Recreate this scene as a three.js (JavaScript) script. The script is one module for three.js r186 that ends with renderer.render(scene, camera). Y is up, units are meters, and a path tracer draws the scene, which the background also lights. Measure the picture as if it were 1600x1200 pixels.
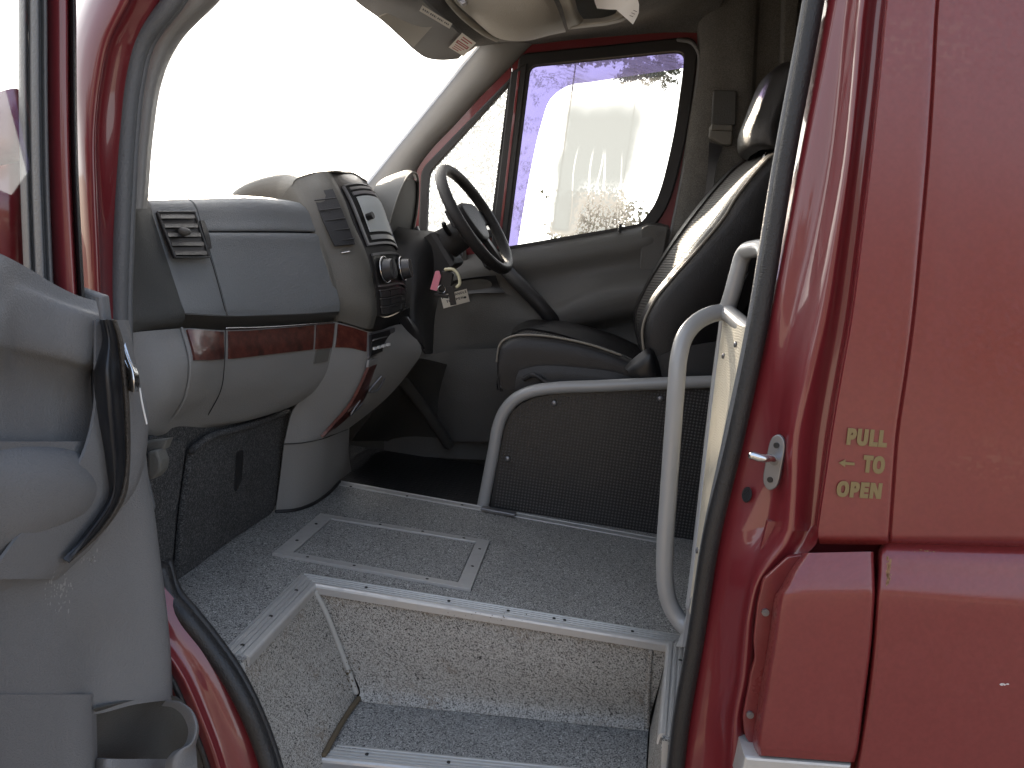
import * as THREE from 'three';
import { mergeGeometries } from 'three/addons/utils/BufferGeometryUtils.js';
import { FontLoader } from 'three/addons/loaders/FontLoader.js';
import { TextGeometry } from 'three/addons/geometries/TextGeometry.js';

// ------------------------------------------------------------------ camera, sky, sun, exposure
const scene = new THREE.Scene();
const camera = new THREE.PerspectiveCamera(53.29, 4 / 3, 0.03, 400);
camera.position.set(0, 1.42, 0);
camera.rotation.set(-8.3264 * Math.PI / 180, 5.3335 * Math.PI / 180, 7.626 * Math.PI / 180, 'YXZ');
camera.updateMatrixWorld();
const renderer = new THREE.WebGLRenderer({ antialias: true });
renderer.setSize(1024, 768);
renderer.toneMapping = THREE.LinearToneMapping;
renderer.toneMappingExposure = 2.7;
renderer.shadowMap.enabled = true;

const sunDir = new THREE.Vector3(-0.43, 0.31, -0.85).normalize();
const sun = new THREE.DirectionalLight(0xffecd4, 5);
sun.position.copy(sunDir).multiplyScalar(30);
sun.shadow.radius = 3;
sun.shadow.mapSize.set(2048, 2048);
Object.assign(sun.shadow.camera, { left: -7, right: 7, top: 7, bottom: -7, near: 1, far: 60 });
scene.add(sun, sun.target);
{ // clear winter sky: pale horizon, deeper blue zenith, bright air round the sun
  const W = 512, H = 256, d = new Float32Array(W * H * 4);
  for (let j = 0; j < H; j++) for (let i = 0; i < W; i++) {
    const el = ((j + 0.5) / H - 0.5) * Math.PI, az = ((i + 0.5) / W - 0.5) * 2 * Math.PI;
    const v = new THREE.Vector3(Math.cos(el) * Math.cos(az), Math.sin(el), Math.cos(el) * Math.sin(az));
    const h = Math.max(0, v.y), c = Math.max(0, v.dot(sunDir));
    const t = Math.pow(1 - h, 2.2);
    const g = 0.75 * Math.pow(c, 2) + 1.5 * Math.pow(c, 8) + 3.5 * Math.pow(c, 60);
    const o = (j * W + i) * 4;
    d[o] = 0.27 + 0.47 * t + g * 1.0; d[o + 1] = 0.36 + 0.40 * t + g * 0.94; d[o + 2] = 0.53 + 0.22 * t + g * 0.82; d[o + 3] = 1;
  }
  const sky = new THREE.DataTexture(d, W, H, THREE.RGBAFormat, THREE.FloatType);
  sky.mapping = THREE.EquirectangularReflectionMapping; sky.magFilter = THREE.LinearFilter; sky.needsUpdate = true;
  scene.background = sky; scene.environment = sky;
  scene.backgroundIntensity = 1; scene.environmentIntensity = 1;
}

// ------------------------------------------------------------------ helpers
let seed = 7;
const rnd = () => { seed = (seed * 1664525 + 1013904223) >>> 0; return seed / 4294967296; };
const V = (x, y, z) => new THREE.Vector3(x, y, z);
const rot = new THREE.Matrix4().extractRotation(camera.matrixWorld);
const F = 1196.12, C = camera.position.clone();
function ray(u, v) { return V((u - 800) / F, -(v - 600) / F, -1).applyMatrix4(rot); }      // direction of a measured point of the 1600 x 1200 photograph
const pz = (u, v, z) => { const d = ray(u, v); return d.multiplyScalar(z / d.z).add(C); };     // ... at depth z
const py = (u, v, y) => { const d = ray(u, v); return d.multiplyScalar((y - C.y) / d.y).add(C); };
const pxx = (u, v, x) => { const d = ray(u, v); return d.multiplyScalar(x / d.x).add(C); };
const P = a => (a.isVector3 ? a : pz(a[0], a[1], a[2]));
const used = {};
function numbered(n) { used[n] = (used[n] || 0) + 1; return used[n] === 1 ? n : `${n}_${String(used[n] - 1).padStart(3, '0')}`; }
function thing(name, label, category, extra = {}) {
  const o = new THREE.Group(); o.name = numbered(name); o.userData = { label, category, ...extra }; scene.add(o); return o;
}
function setting(name) { const o = new THREE.Group(); o.name = name; o.userData = { kind: 'structure' }; scene.add(o); return o; }
function part(parent, name, geo, m, label) {
  const o = new THREE.Mesh(Array.isArray(geo) ? join(geo) : geo, m);
  o.name = parent === scene ? numbered(name) : name; if (label) o.userData.label = label;
  parent.add(o); return o;
}
function group(parent, name, label) { const o = new THREE.Group(); o.name = name; if (label) o.userData.label = label; parent.add(o); return o; }
function join(gs) {
  return mergeGeometries(gs.map(g => { const n = g.index ? g.toNonIndexed() : g; for (const k of Object.keys(n.attributes)) if (!['position', 'normal', 'uv'].includes(k)) n.deleteAttribute(k); return n; }));
}
function tangent(pts, i) { // chord-aware, so that close points beside distant ones do not overshoot
  const n = pts.length;
  if (n < 2) return V();
  if (i === 0) return pts[1].clone().sub(pts[0]).divideScalar(Math.max(1e-9, pts[1].distanceTo(pts[0])));
  if (i === n - 1) return pts[n - 1].clone().sub(pts[n - 2]).divideScalar(Math.max(1e-9, pts[n - 1].distanceTo(pts[n - 2])));
  const a = pts[i].clone().sub(pts[i - 1]), b = pts[i + 1].clone().sub(pts[i]), la = Math.max(1e-9, a.length()), lb = Math.max(1e-9, b.length());
  return a.multiplyScalar(lb / la).add(b.multiplyScalar(la / lb)).divideScalar(la + lb);
}
function crv(pts, i, t) {
  const a = pts[i], b = pts[i + 1], L = a.distanceTo(b), la = i ? a.distanceTo(pts[i - 1]) : L, lb = i + 2 < pts.length ? b.distanceTo(pts[i + 2]) : L,
    m = tangent(pts, i).multiplyScalar(Math.min(L, 2.2 * la)), k = tangent(pts, i + 1).multiplyScalar(Math.min(L, 2.2 * lb)), t2 = t * t, t3 = t2 * t;
  return a.clone().multiplyScalar(2 * t3 - 3 * t2 + 1).addScaledVector(m, t3 - 2 * t2 + t).addScaledVector(b, 3 * t2 - 2 * t3).addScaledVector(k, t3 - t2);
}
function resample(pts, n, lin) {
  const out = [];
  for (let i = 0; i < pts.length - 1; i++) for (let k = 0; k < n; k++) out.push(lin ? pts[i].clone().lerp(pts[i + 1], k / n) : crv(pts, i, k / n));
  out.push(pts[pts.length - 1].clone()); return out;
}
// a moulded shell: rows of control points, smooth between them, with a real thickness behind
function sheet(rows, { n = 6, m = n, thick = 0.004, lin = false, linRows = false, flip = false } = {}) {
  const R = rows.map(r => resample(r.map(P), n, lin));
  const cols = R[0].length, grid = [];
  const byCol = []; for (let j = 0; j < cols; j++) byCol.push(resample(R.map(r => r[j]), m, linRows));
  const nr = byCol[0].length;
  for (let i = 0; i < nr; i++) grid.push(byCol.map(c => c[i]));
  const pos = [], uv = [], idx = [];
  const us = grid.map(r => { let s = 0; return r.map((p, j) => (s += j ? p.distanceTo(r[j - 1]) : 0)); });
  const vs = byCol.map(c => { let s = 0; return c.map((p, i) => (s += i ? p.distanceTo(c[i - 1]) : 0)); });
  for (let i = 0; i < nr; i++) for (let j = 0; j < cols; j++) { pos.push(...grid[i][j]); uv.push(us[i][j], -vs[j][i]); }
  for (let i = 0; i < nr - 1; i++) for (let j = 0; j < cols - 1; j++) { const a = i * cols + j, b = a + 1, c = a + cols, d = c + 1; idx.push(a, c, b, b, c, d); }
  let g = new THREE.BufferGeometry();
  g.setAttribute('position', new THREE.Float32BufferAttribute(pos, 3)); g.setAttribute('uv', new THREE.Float32BufferAttribute(uv, 2));
  g.setIndex(idx); g.computeVertexNormals();
  const N = g.attributes.normal; let s = 0; const q = V(), nn = V();
  for (let k = 0; k < N.count; k++) { q.fromArray(pos, k * 3); nn.fromBufferAttribute(N, k); s += nn.dot(C.clone().sub(q).normalize()); }
  if ((s < 0) !== flip) { for (let k = 0; k < idx.length; k += 3) { const t = idx[k]; idx[k] = idx[k + 1]; idx[k + 1] = t; } g.setIndex(idx); g.computeVertexNormals(); }
  if (!thick) return g;
  const cnt = nr * cols, p2 = [], i2 = [];
  for (let k = 0; k < cnt; k++) { nn.fromBufferAttribute(g.attributes.normal, k); p2.push(pos[3 * k] - nn.x * thick, pos[3 * k + 1] - nn.y * thick, pos[3 * k + 2] - nn.z * thick); }
  for (let k = 0; k < idx.length; k += 3) i2.push(idx[k], idx[k + 2], idx[k + 1]);
  const back = new THREE.BufferGeometry(); back.setAttribute('position', new THREE.Float32BufferAttribute(p2, 3)); back.setAttribute('uv', new THREE.Float32BufferAttribute(uv, 2)); back.setIndex(i2); back.computeVertexNormals();
  const ring = []; for (let j = 0; j < cols; j++) ring.push(j); for (let i = 1; i < nr; i++) ring.push(i * cols + cols - 1); for (let j = cols - 2; j >= 0; j--) ring.push((nr - 1) * cols + j); for (let i = nr - 2; i >= 0; i--) ring.push(i * cols);
  const ep = [], eu = [];
  const at = (A, k) => A.slice(3 * k, 3 * k + 3);
  for (let k = 0; k < ring.length - 1; k++) {
    const a = ring[k], b = ring[k + 1];
    ep.push(...at(pos, a), ...at(p2, a), ...at(pos, b), ...at(pos, b), ...at(p2, a), ...at(p2, b));
    for (let t = 0; t < 6; t++) eu.push(uv[2 * a], uv[2 * a + 1]);
  }
  const e = new THREE.BufferGeometry(); e.setAttribute('position', new THREE.Float32BufferAttribute(ep, 3)); e.setAttribute('uv', new THREE.Float32BufferAttribute(eu, 2)); e.computeVertexNormals();
  return join([g, back, e]);
}
// a piece that lies on such a surface: rows r0..r1, columns c0..c1 (fractions of control cells), lifted by off
function patch(rows, r0, r1, c0, c1, off, thick = 0.006, nr = 5, nc = 9) {
  const G = rows.map(r => r.map(P)), at = (r, c) => { const j = Math.min(Math.floor(c), G[0].length - 2), col = G.map(g => crv(g, j, c - j)), i = Math.min(Math.floor(r), G.length - 2); return crv(col, i, r - i); };
  const out = [];
  for (let i = 0; i < nr; i++) { const q = []; for (let j = 0; j < nc; j++) { const r = r0 + (r1 - r0) * i / (nr - 1), c = c0 + (c1 - c0) * j / (nc - 1), e = 0.02, p = at(r, c); const n = at(r + e, c).sub(at(r - e < 0 ? 0 : r - e, c)).cross(at(r, Math.min(c + e, G[0].length - 1)).sub(at(r, Math.max(0, c - e)))).normalize(); if (n.dot(C.clone().sub(p)) < 0) n.negate(); q.push(p.addScaledVector(n, off)); } out.push(q); }
  return sheet(out, { n: 2, thick });
}
function spot(rows, r, c) { // point and outward normal on such a surface
  const G = rows.map(q => q.map(P)), at = (r, c) => { const j = Math.max(0, Math.min(Math.floor(c), G[0].length - 2)), col = G.map(g => crv(g, j, c - j)), i = Math.max(0, Math.min(Math.floor(r), G.length - 2)); return crv(col, i, r - i); };
  const p = at(r, c), n = at(r + 0.02, c).sub(at(r - 0.02, c)).cross(at(r, c + 0.02).sub(at(r, c - 0.02))).normalize(); if (n.dot(C.clone().sub(p)) < 0) n.negate();
  return { p, n };
}
const spl = (pts, n = 40, closed = true) => new THREE.CatmullRomCurve3(pts.map(p => V(p[0], p[1], 0)), closed, 'centripetal').getPoints(n).slice(0, closed ? -1 : undefined).map(p => [p.x, p.y]);
// corners of a polygon rounded by radius r
function rounded(pts, r, k = 6) {
  const out = [];
  pts.forEach((p, i) => {
    const a = pts[(i + pts.length - 1) % pts.length], b = pts[(i + 1) % pts.length], rr = p[2] ?? r;
    const da = Math.hypot(a[0] - p[0], a[1] - p[1]), db = Math.hypot(b[0] - p[0], b[1] - p[1]);
    const ra = Math.min(rr, da * 0.48), rb = Math.min(rr, db * 0.48);
    const A = [p[0] + (a[0] - p[0]) * ra / da, p[1] + (a[1] - p[1]) * ra / da], B = [p[0] + (b[0] - p[0]) * rb / db, p[1] + (b[1] - p[1]) * rb / db];
    if (rr <= 0) { out.push([p[0], p[1]]); return; }
    for (let t = 0; t <= k; t++) { const s = t / k; out.push([(1 - s) ** 2 * A[0] + 2 * s * (1 - s) * p[0] + s * s * B[0], (1 - s) ** 2 * A[1] + 2 * s * (1 - s) * p[1] + s * s * B[1]]); }
  });
  return out;
}
const shp = (pts, holes = []) => { const s = new THREE.Shape(pts.map(p => new THREE.Vector2(p[0], p[1]))); for (const h of holes) s.holes.push(new THREE.Path(h.map(p => new THREE.Vector2(p[0], p[1])))); return s; };
function ext(pts, depth, bevel = 0.002, holes = [], seg = 2) {
  return new THREE.ExtrudeGeometry(shp(pts, holes), { depth: Math.max(1e-4, depth - 2 * bevel), bevelEnabled: bevel > 0, bevelSize: bevel, bevelThickness: bevel, bevelOffset: -bevel, bevelSegments: seg, curveSegments: 8 }).translate(0, 0, bevel);
}
// upright slab in a plane of constant z (front face at z), outline in world x, y
const slabXY = (pts, z, t, bevel, holes) => ext(pts, t, bevel, holes).translate(0, 0, z - t);
const onz = (pts, z) => pts.map(p => { const q = pz(p[0], p[1], z); return [q.x, q.y, p[2]]; });
const slabPx = (pts, z, t, bevel, holes = []) => slabXY(onz(pts, z), z, t, bevel, holes.map(h => onz(h, z)));
// slab facing +x or -x : outline in z, y ; spans x .. x+t
const slabZY = (pts, x, t, bevel, holes) => ext(pts.map(p => [-p[0], p[1]]), t, bevel, holes).rotateY(Math.PI / 2).translate(x, 0, 0);
// lying slab: outline in x, z ; spans y-t .. y
const slabXZ = (pts, y, t, bevel, holes = []) => ext(pts.map(p => [p[0], -p[1]]), t, bevel, holes.map(h => h.map(p => [p[0], -p[1]]))).rotateX(-Math.PI / 2).translate(0, y - t, 0);
const rbox = (w, h, d, b = 0.003) => ext([[-w / 2, -h / 2], [w / 2, -h / 2], [w / 2, h / 2], [-w / 2, h / 2]], d, b).translate(0, 0, -d / 2);
function tube(pts, r, { seg = 60, rad = 12, closed = false, caps = true } = {}) {
  const c = new THREE.CatmullRomCurve3(pts.map(P), closed, 'centripetal'), g = new THREE.TubeGeometry(c, seg, r, rad, closed), L = c.getLength();
  const uv = g.attributes.uv; for (let i = 0; i < uv.count; i++) uv.setXY(i, uv.getX(i) * L, uv.getY(i) * 2 * Math.PI * r);
  if (closed || !caps) return g;
  const gs = [g]; for (const t of [0, 1]) gs.push(new THREE.SphereGeometry(r * 0.995, rad, 6).translate(...c.getPoint(t)));
  return join(gs);
}
// flat-sided bar along points (ribbon of given width along axis w and thickness)
function oriented(geo, o, x, y) { // place geometry: its x axis along x, y axis near y
  const X = x.clone().normalize(), Z = X.clone().cross(y).normalize(), Y = Z.clone().cross(X);
  return geo.applyMatrix4(new THREE.Matrix4().makeBasis(X, Y, Z).setPosition(o));
}
const cyl = (r, h, s = 14, r2 = r) => new THREE.CylinderGeometry(r2, r, h, s);

// ------------------------------------------------------------------ textures
function hash(x, y, s) { let h = (x * 374761393 + y * 668265263 + s * 1274126177) | 0; h = Math.imul(h ^ (h >>> 13), 1274126177); return ((h ^ (h >>> 16)) >>> 0) / 4294967296; }
function vn(x, y, per, s) { // tiling value noise
  const xi = Math.floor(x), yi = Math.floor(y), fx = x - xi, fy = y - yi, u = fx * fx * (3 - 2 * fx), v = fy * fy * (3 - 2 * fy), w = k => ((k % per) + per) % per;
  const a = hash(w(xi), w(yi), s), b = hash(w(xi + 1), w(yi), s), c = hash(w(xi), w(yi + 1), s), d = hash(w(xi + 1), w(yi + 1), s);
  return a + (b - a) * u + (c - a) * v + (a - b - c + d) * u * v;
}
function fbm(x, y, per, s, o = 4) { let t = 0, a = 0.5, n = 0; for (let k = 0; k < o; k++) { t += a * vn(x * per, y * per, per, s + k); n += a; a *= 0.5; per *= 2; } return t / n; }
function tex(size, fn, { srgb = true, metres = 1, metresY = metres, wrap = true, h = size } = {}) {
  const d = new Uint8Array(size * h * 4);
  for (let j = 0; j < h; j++) for (let i = 0; i < size; i++) {
    let c = fn((i + 0.5) / size, (j + 0.5) / h, i, j); if (typeof c === 'number') c = [c, c, c];
    const o = (j * size + i) * 4; for (let k = 0; k < 3; k++) { let q = Math.min(1, Math.max(0, c[k])); if (srgb) q = q <= 0.0031308 ? q * 12.92 : 1.055 * q ** (1 / 2.4) - 0.055; d[o + k] = q * 255; } d[o + 3] = 255;
  }
  const t = new THREE.DataTexture(d, size, h); t.magFilter = t.minFilter = THREE.LinearFilter; if (srgb) t.colorSpace = THREE.SRGBColorSpace;
  t.wrapS = t.wrapT = wrap ? THREE.RepeatWrapping : THREE.ClampToEdgeWrapping;
  if (wrap) t.repeat.set(1 / metres, 1 / metresY);
  t.needsUpdate = true; return t;
}
const mixc = (a, b, t) => a.map((x, i) => x + (b[i] - x) * t);
const step = (a, b, x) => { const t = Math.min(1, Math.max(0, (x - a) / (b - a))); return t * t * (3 - 2 * t); };

// speckled safety vinyl: pale ground with dark and brown chips
const vinyl = (base, s) => tex(1024, (x, y) => {
  const n = vn(x * 340, y * 340, 340, s), n2 = vn(x * 190, y * 190, 190, s + 9), n3 = vn(x * 260, y * 260, 260, s + 17), wear = fbm(x, y, 6, s + 30, 5);
  let c = mixc(base, base.map(k => k * 0.72), step(0.35, 0.65, vn(x * 420, y * 420, 420, s + 5)));
  c = mixc(c, [0.035, 0.036, 0.04], step(0.60, 0.70, n) * 0.95);
  c = mixc(c, [0.02, 0.02, 0.024], step(0.80, 0.86, n2));
  c = mixc(c, [0.70, 0.69, 0.66], step(0.78, 0.86, n3) * 0.6);
  return c.map(k => k * (0.86 + 0.28 * wear));
}, { metres: 0.5 });
const T = {
  floor: vinyl([0.33, 0.325, 0.305], 11),
  riser: (() => tex(1024, (x, y) => {
    const s = 51, n = vn(x * 320, y * 320, 320, s), n2 = vn(x * 180, y * 180, 180, s + 9), d = fbm(x, y, 5, s + 30, 6), scuff = step(0.56, 0.74, d) * step(0.35, 0.6, vn(x * 130, y * 130, 130, s + 60));
    let c = mixc([0.47, 0.45, 0.405], [0.33, 0.315, 0.285], step(0.35, 0.65, vn(x * 400, y * 400, 400, s + 5)));
    c = mixc(c, [0.09, 0.083, 0.072], step(0.59, 0.70, n) * 0.95);
    c = mixc(c, [0.024, 0.022, 0.02], step(0.79, 0.85, n2));
    return mixc(c, [0.17, 0.13, 0.09], scuff * 0.55);
  }, { metres: 0.40 }))(),
  grain: tex(512, (x, y) => { const a = vn(x * 160, y * 160, 160, 3), b = vn(x * 90, y * 90, 90, 4); return 0.5 * Math.abs(a - 0.5) * 2 + 0.5 * b; }, { srgb: false, metres: 0.18 }),
  soft: tex(256, (x, y) => 0.75 + 0.25 * fbm(x, y, 5, 8, 5), { srgb: false, metres: 0.5 }),
  carpet: tex(512, (x, y) => { const n = vn(x * 200, y * 130, 200, 21), m = vn(x * 256, y * 256, 256, 22), w = fbm(x, y, 5, 23); return mixc([0.030, 0.031, 0.032], [0.15, 0.15, 0.147], step(0.35, 0.95, n * 0.6 + m * 0.4)).map(k => k * (0.75 + 0.5 * w)); }, { metres: 0.3 }),
  carpetH: tex(512, (x, y) => vn(x * 200, y * 200, 200, 21) * 0.6 + vn(x * 256, y * 256, 256, 22) * 0.4, { srgb: false, metres: 0.3 }),
  brushed: tex(512, (x, y) => 0.30 + 0.16 * vn(x * 12, y * 256, 256, 31) + 0.2 * step(0.5, 0.8, fbm(x, y, 9, 33, 5)), { srgb: false, metres: 0.12 }),
  wood: tex(512, (x, y) => { const w = fbm(x, y, 4, 41, 5), n = fbm(x, y, 9, 42, 5), f = vn(x * 60, y * 240, 240, 43) * 0.5 + 0.5 * fbm(x, y, 24, 44, 3); return mixc(mixc([0.062, 0.013, 0.009], [0.135, 0.036, 0.024], step(0.25, 0.75, n * 0.6 + f * 0.4)), [0.022, 0.007, 0.006], 0.85 * step(0.52, 0.75, w)); }, { metres: 0.16 }),
  leather: tex(512, (x, y) => Math.min(1, Math.abs(vn(x * 90, y * 90, 90, 61) - 0.5) * 2.4) * 0.6 + 0.4 * vn(x * 200, y * 200, 200, 62), { srgb: false, metres: 0.2 }),
  rib: tex(256, (x, y) => { const s = Math.sin(y * Math.PI * 2 * 16) * 0.5 + 0.5; return Math.pow(s, 0.6) * (0.8 + 0.2 * vn(x * 64, y * 64, 64, 71)); }, { srgb: false, metres: 0.16 }),
  ribC: tex(256, (x, y) => { const s = Math.sin(y * Math.PI * 2 * 16) * 0.5 + 0.5, n = vn(x * 128, y * 128, 128, 72); return mixc([0.022, 0.020, 0.019], [0.125, 0.117, 0.103], s * (0.6 + 0.4 * n)); }, { metres: 0.16 }),
  cream: tex(512, (x, y) => Math.abs(Math.sin((y * 60 + 2.4 * fbm(x, y, 8, 81, 4)) * Math.PI)) * 0.6 + 0.4 * vn(x * 120, y * 120, 120, 82), { srgb: false, metres: 0.3 }),
  mat: tex(512, (x, y) => { const X = x * 24, Y = y * 24, k = (Math.floor(X) + Math.floor(Y)) & 1, a = (X % 1) - 0.5, b = (Y % 1) - 0.5, [p, q] = k ? [a, b] : [b, a]; return 1 - step(0.8, 1, Math.hypot(p / 0.45, q / 0.14)); }, { srgb: false, metres: 0.6 }),
  paintR: tex(512, (x, y) => 0.35 + 0.4 * fbm(x, y, 4, 91, 6) + 0.25 * step(0.6, 0.75, vn(x * 200, y * 200, 200, 92)), { srgb: false, metres: 0.7 }),
  paintC: tex(512, (x, y) => { const n = fbm(x, y, 4, 95, 6), m = vn(x * 256, y * 256, 256, 96), d = step(0.62, 0.8, n) * step(0.55, 0.8, vn(x * 180, y * 180, 180, 97)); return mixc(mixc([0.140, 0.0165, 0.0175], [0.165, 0.0215, 0.0225], m), [0.23, 0.105, 0.075], d * 0.35); }, { metres: 0.9 }),
  peel: tex(256, (x, y) => fbm(x, y, 24, 98, 2), { srgb: false, metres: 0.15 }),
  gravel: tex(1024, (x, y) => { const n = fbm(x, y, 40, 101, 5), m = vn(x * 300, y * 300, 300, 102); return mixc([0.27, 0.20, 0.13], [0.50, 0.39, 0.26], n * 0.6 + m * 0.4); }, { metres: 4 }),
  cloth: tex(512, (x, y) => { const n = vn(x * 220, y * 220, 220, 111), w = fbm(x, y, 7, 112, 4); return mixc([0.055, 0.054, 0.050], [0.145, 0.142, 0.132], n).map(k => k * (0.85 + 0.3 * w)); }, { metres: 0.3 }),
};
// condensation on the driver's glass: roughness says where it is fogged; clear dots and dribbles in it (u along the pane, v up)
function fog(main, s, tint) {
  return tex(512, (x, y) => {
    let f;
    if (main) {
      const l = step(0.22, 0.33, x + 0.05 * (fbm(x, y, 12, s, 4) - 0.5)), r = 1 - step(0.74, 0.94, x + 0.12 * (1 - y) + 0.05 * (fbm(x, y, 9, s + 1) - 0.5));
      f = l * r * step(0.08, 0.14, y) * (1 - step(0.60, 0.90, y - 0.05 * x + 0.08 * (fbm(x, y, 6, s + 2) - 0.5)));
      const dots = vn(x * 110, y * 110, 110, s + 4) * 0.6 + vn(x * 220, y * 220, 220, s + 5) * 0.4;
      const low = (1 - step(0.16, 0.44, y)) * step(0.38, 0.50, x) * (1 - step(0.72, 0.85, x));
      f *= 1 - 0.85 * low * step(0.36, 0.50, dots);
      for (const [a, w] of [[0.50, 0.008], [0.545, 0.007], [0.575, 0.009], [0.40, 0.005], [0.68, 0.005]]) f *= 1 - 0.35 * step(w, w * 0.3, Math.abs(x - a - 0.012 * Math.sin(y * 14 + a * 60))) * (1 - step(0.45, 0.55, y)) * step(0.12, 0.2, y);
      f = 0.10 + 0.86 * f;
    } else {
      const dots = vn(x * 90, y * 130, 90, s + 4) * 0.6 + vn(x * 180, y * 260, 180, s + 5) * 0.4;
      f = 0.80 - 0.55 * step(0.5, 0.64, dots) * (0.3 + 0.7 * fbm(x, y, 6, s + 7)) - 0.15 * (1 - step(0, 0.12, x));
    }
    return tint ? mixc([0.92, 0.93, 0.93], tint, step(0.08, 0.95, f)) : f;
  }, { srgb: !!tint, wrap: false });
}
T.fogMain = fog(true, 201); T.fogQuarter = fog(false, 231); T.fogMainC = fog(true, 201, [0.135, 0.152, 0.160]); T.fogQuarterC = fog(false, 231, [0.085, 0.095, 0.10]);
T.defl = tex(512, (x, y) => { const n = fbm(x, y, 14, 261, 5), d = vn(x * 120, y * 120, 120, 262) * 0.6 + vn(x * 250, y * 250, 250, 263) * 0.4; return mixc([0.115, 0.105, 0.235], [0.055, 0.050, 0.10], step(0.42, 0.62, n) * step(0.35, 0.7, d)); }, { metres: 0.5 });
T.fogScreen = tex(512, (x, y) => 0.52 + 0.22 * fbm(x, y, 7, 251, 5), { srgb: false, wrap: false });

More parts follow.
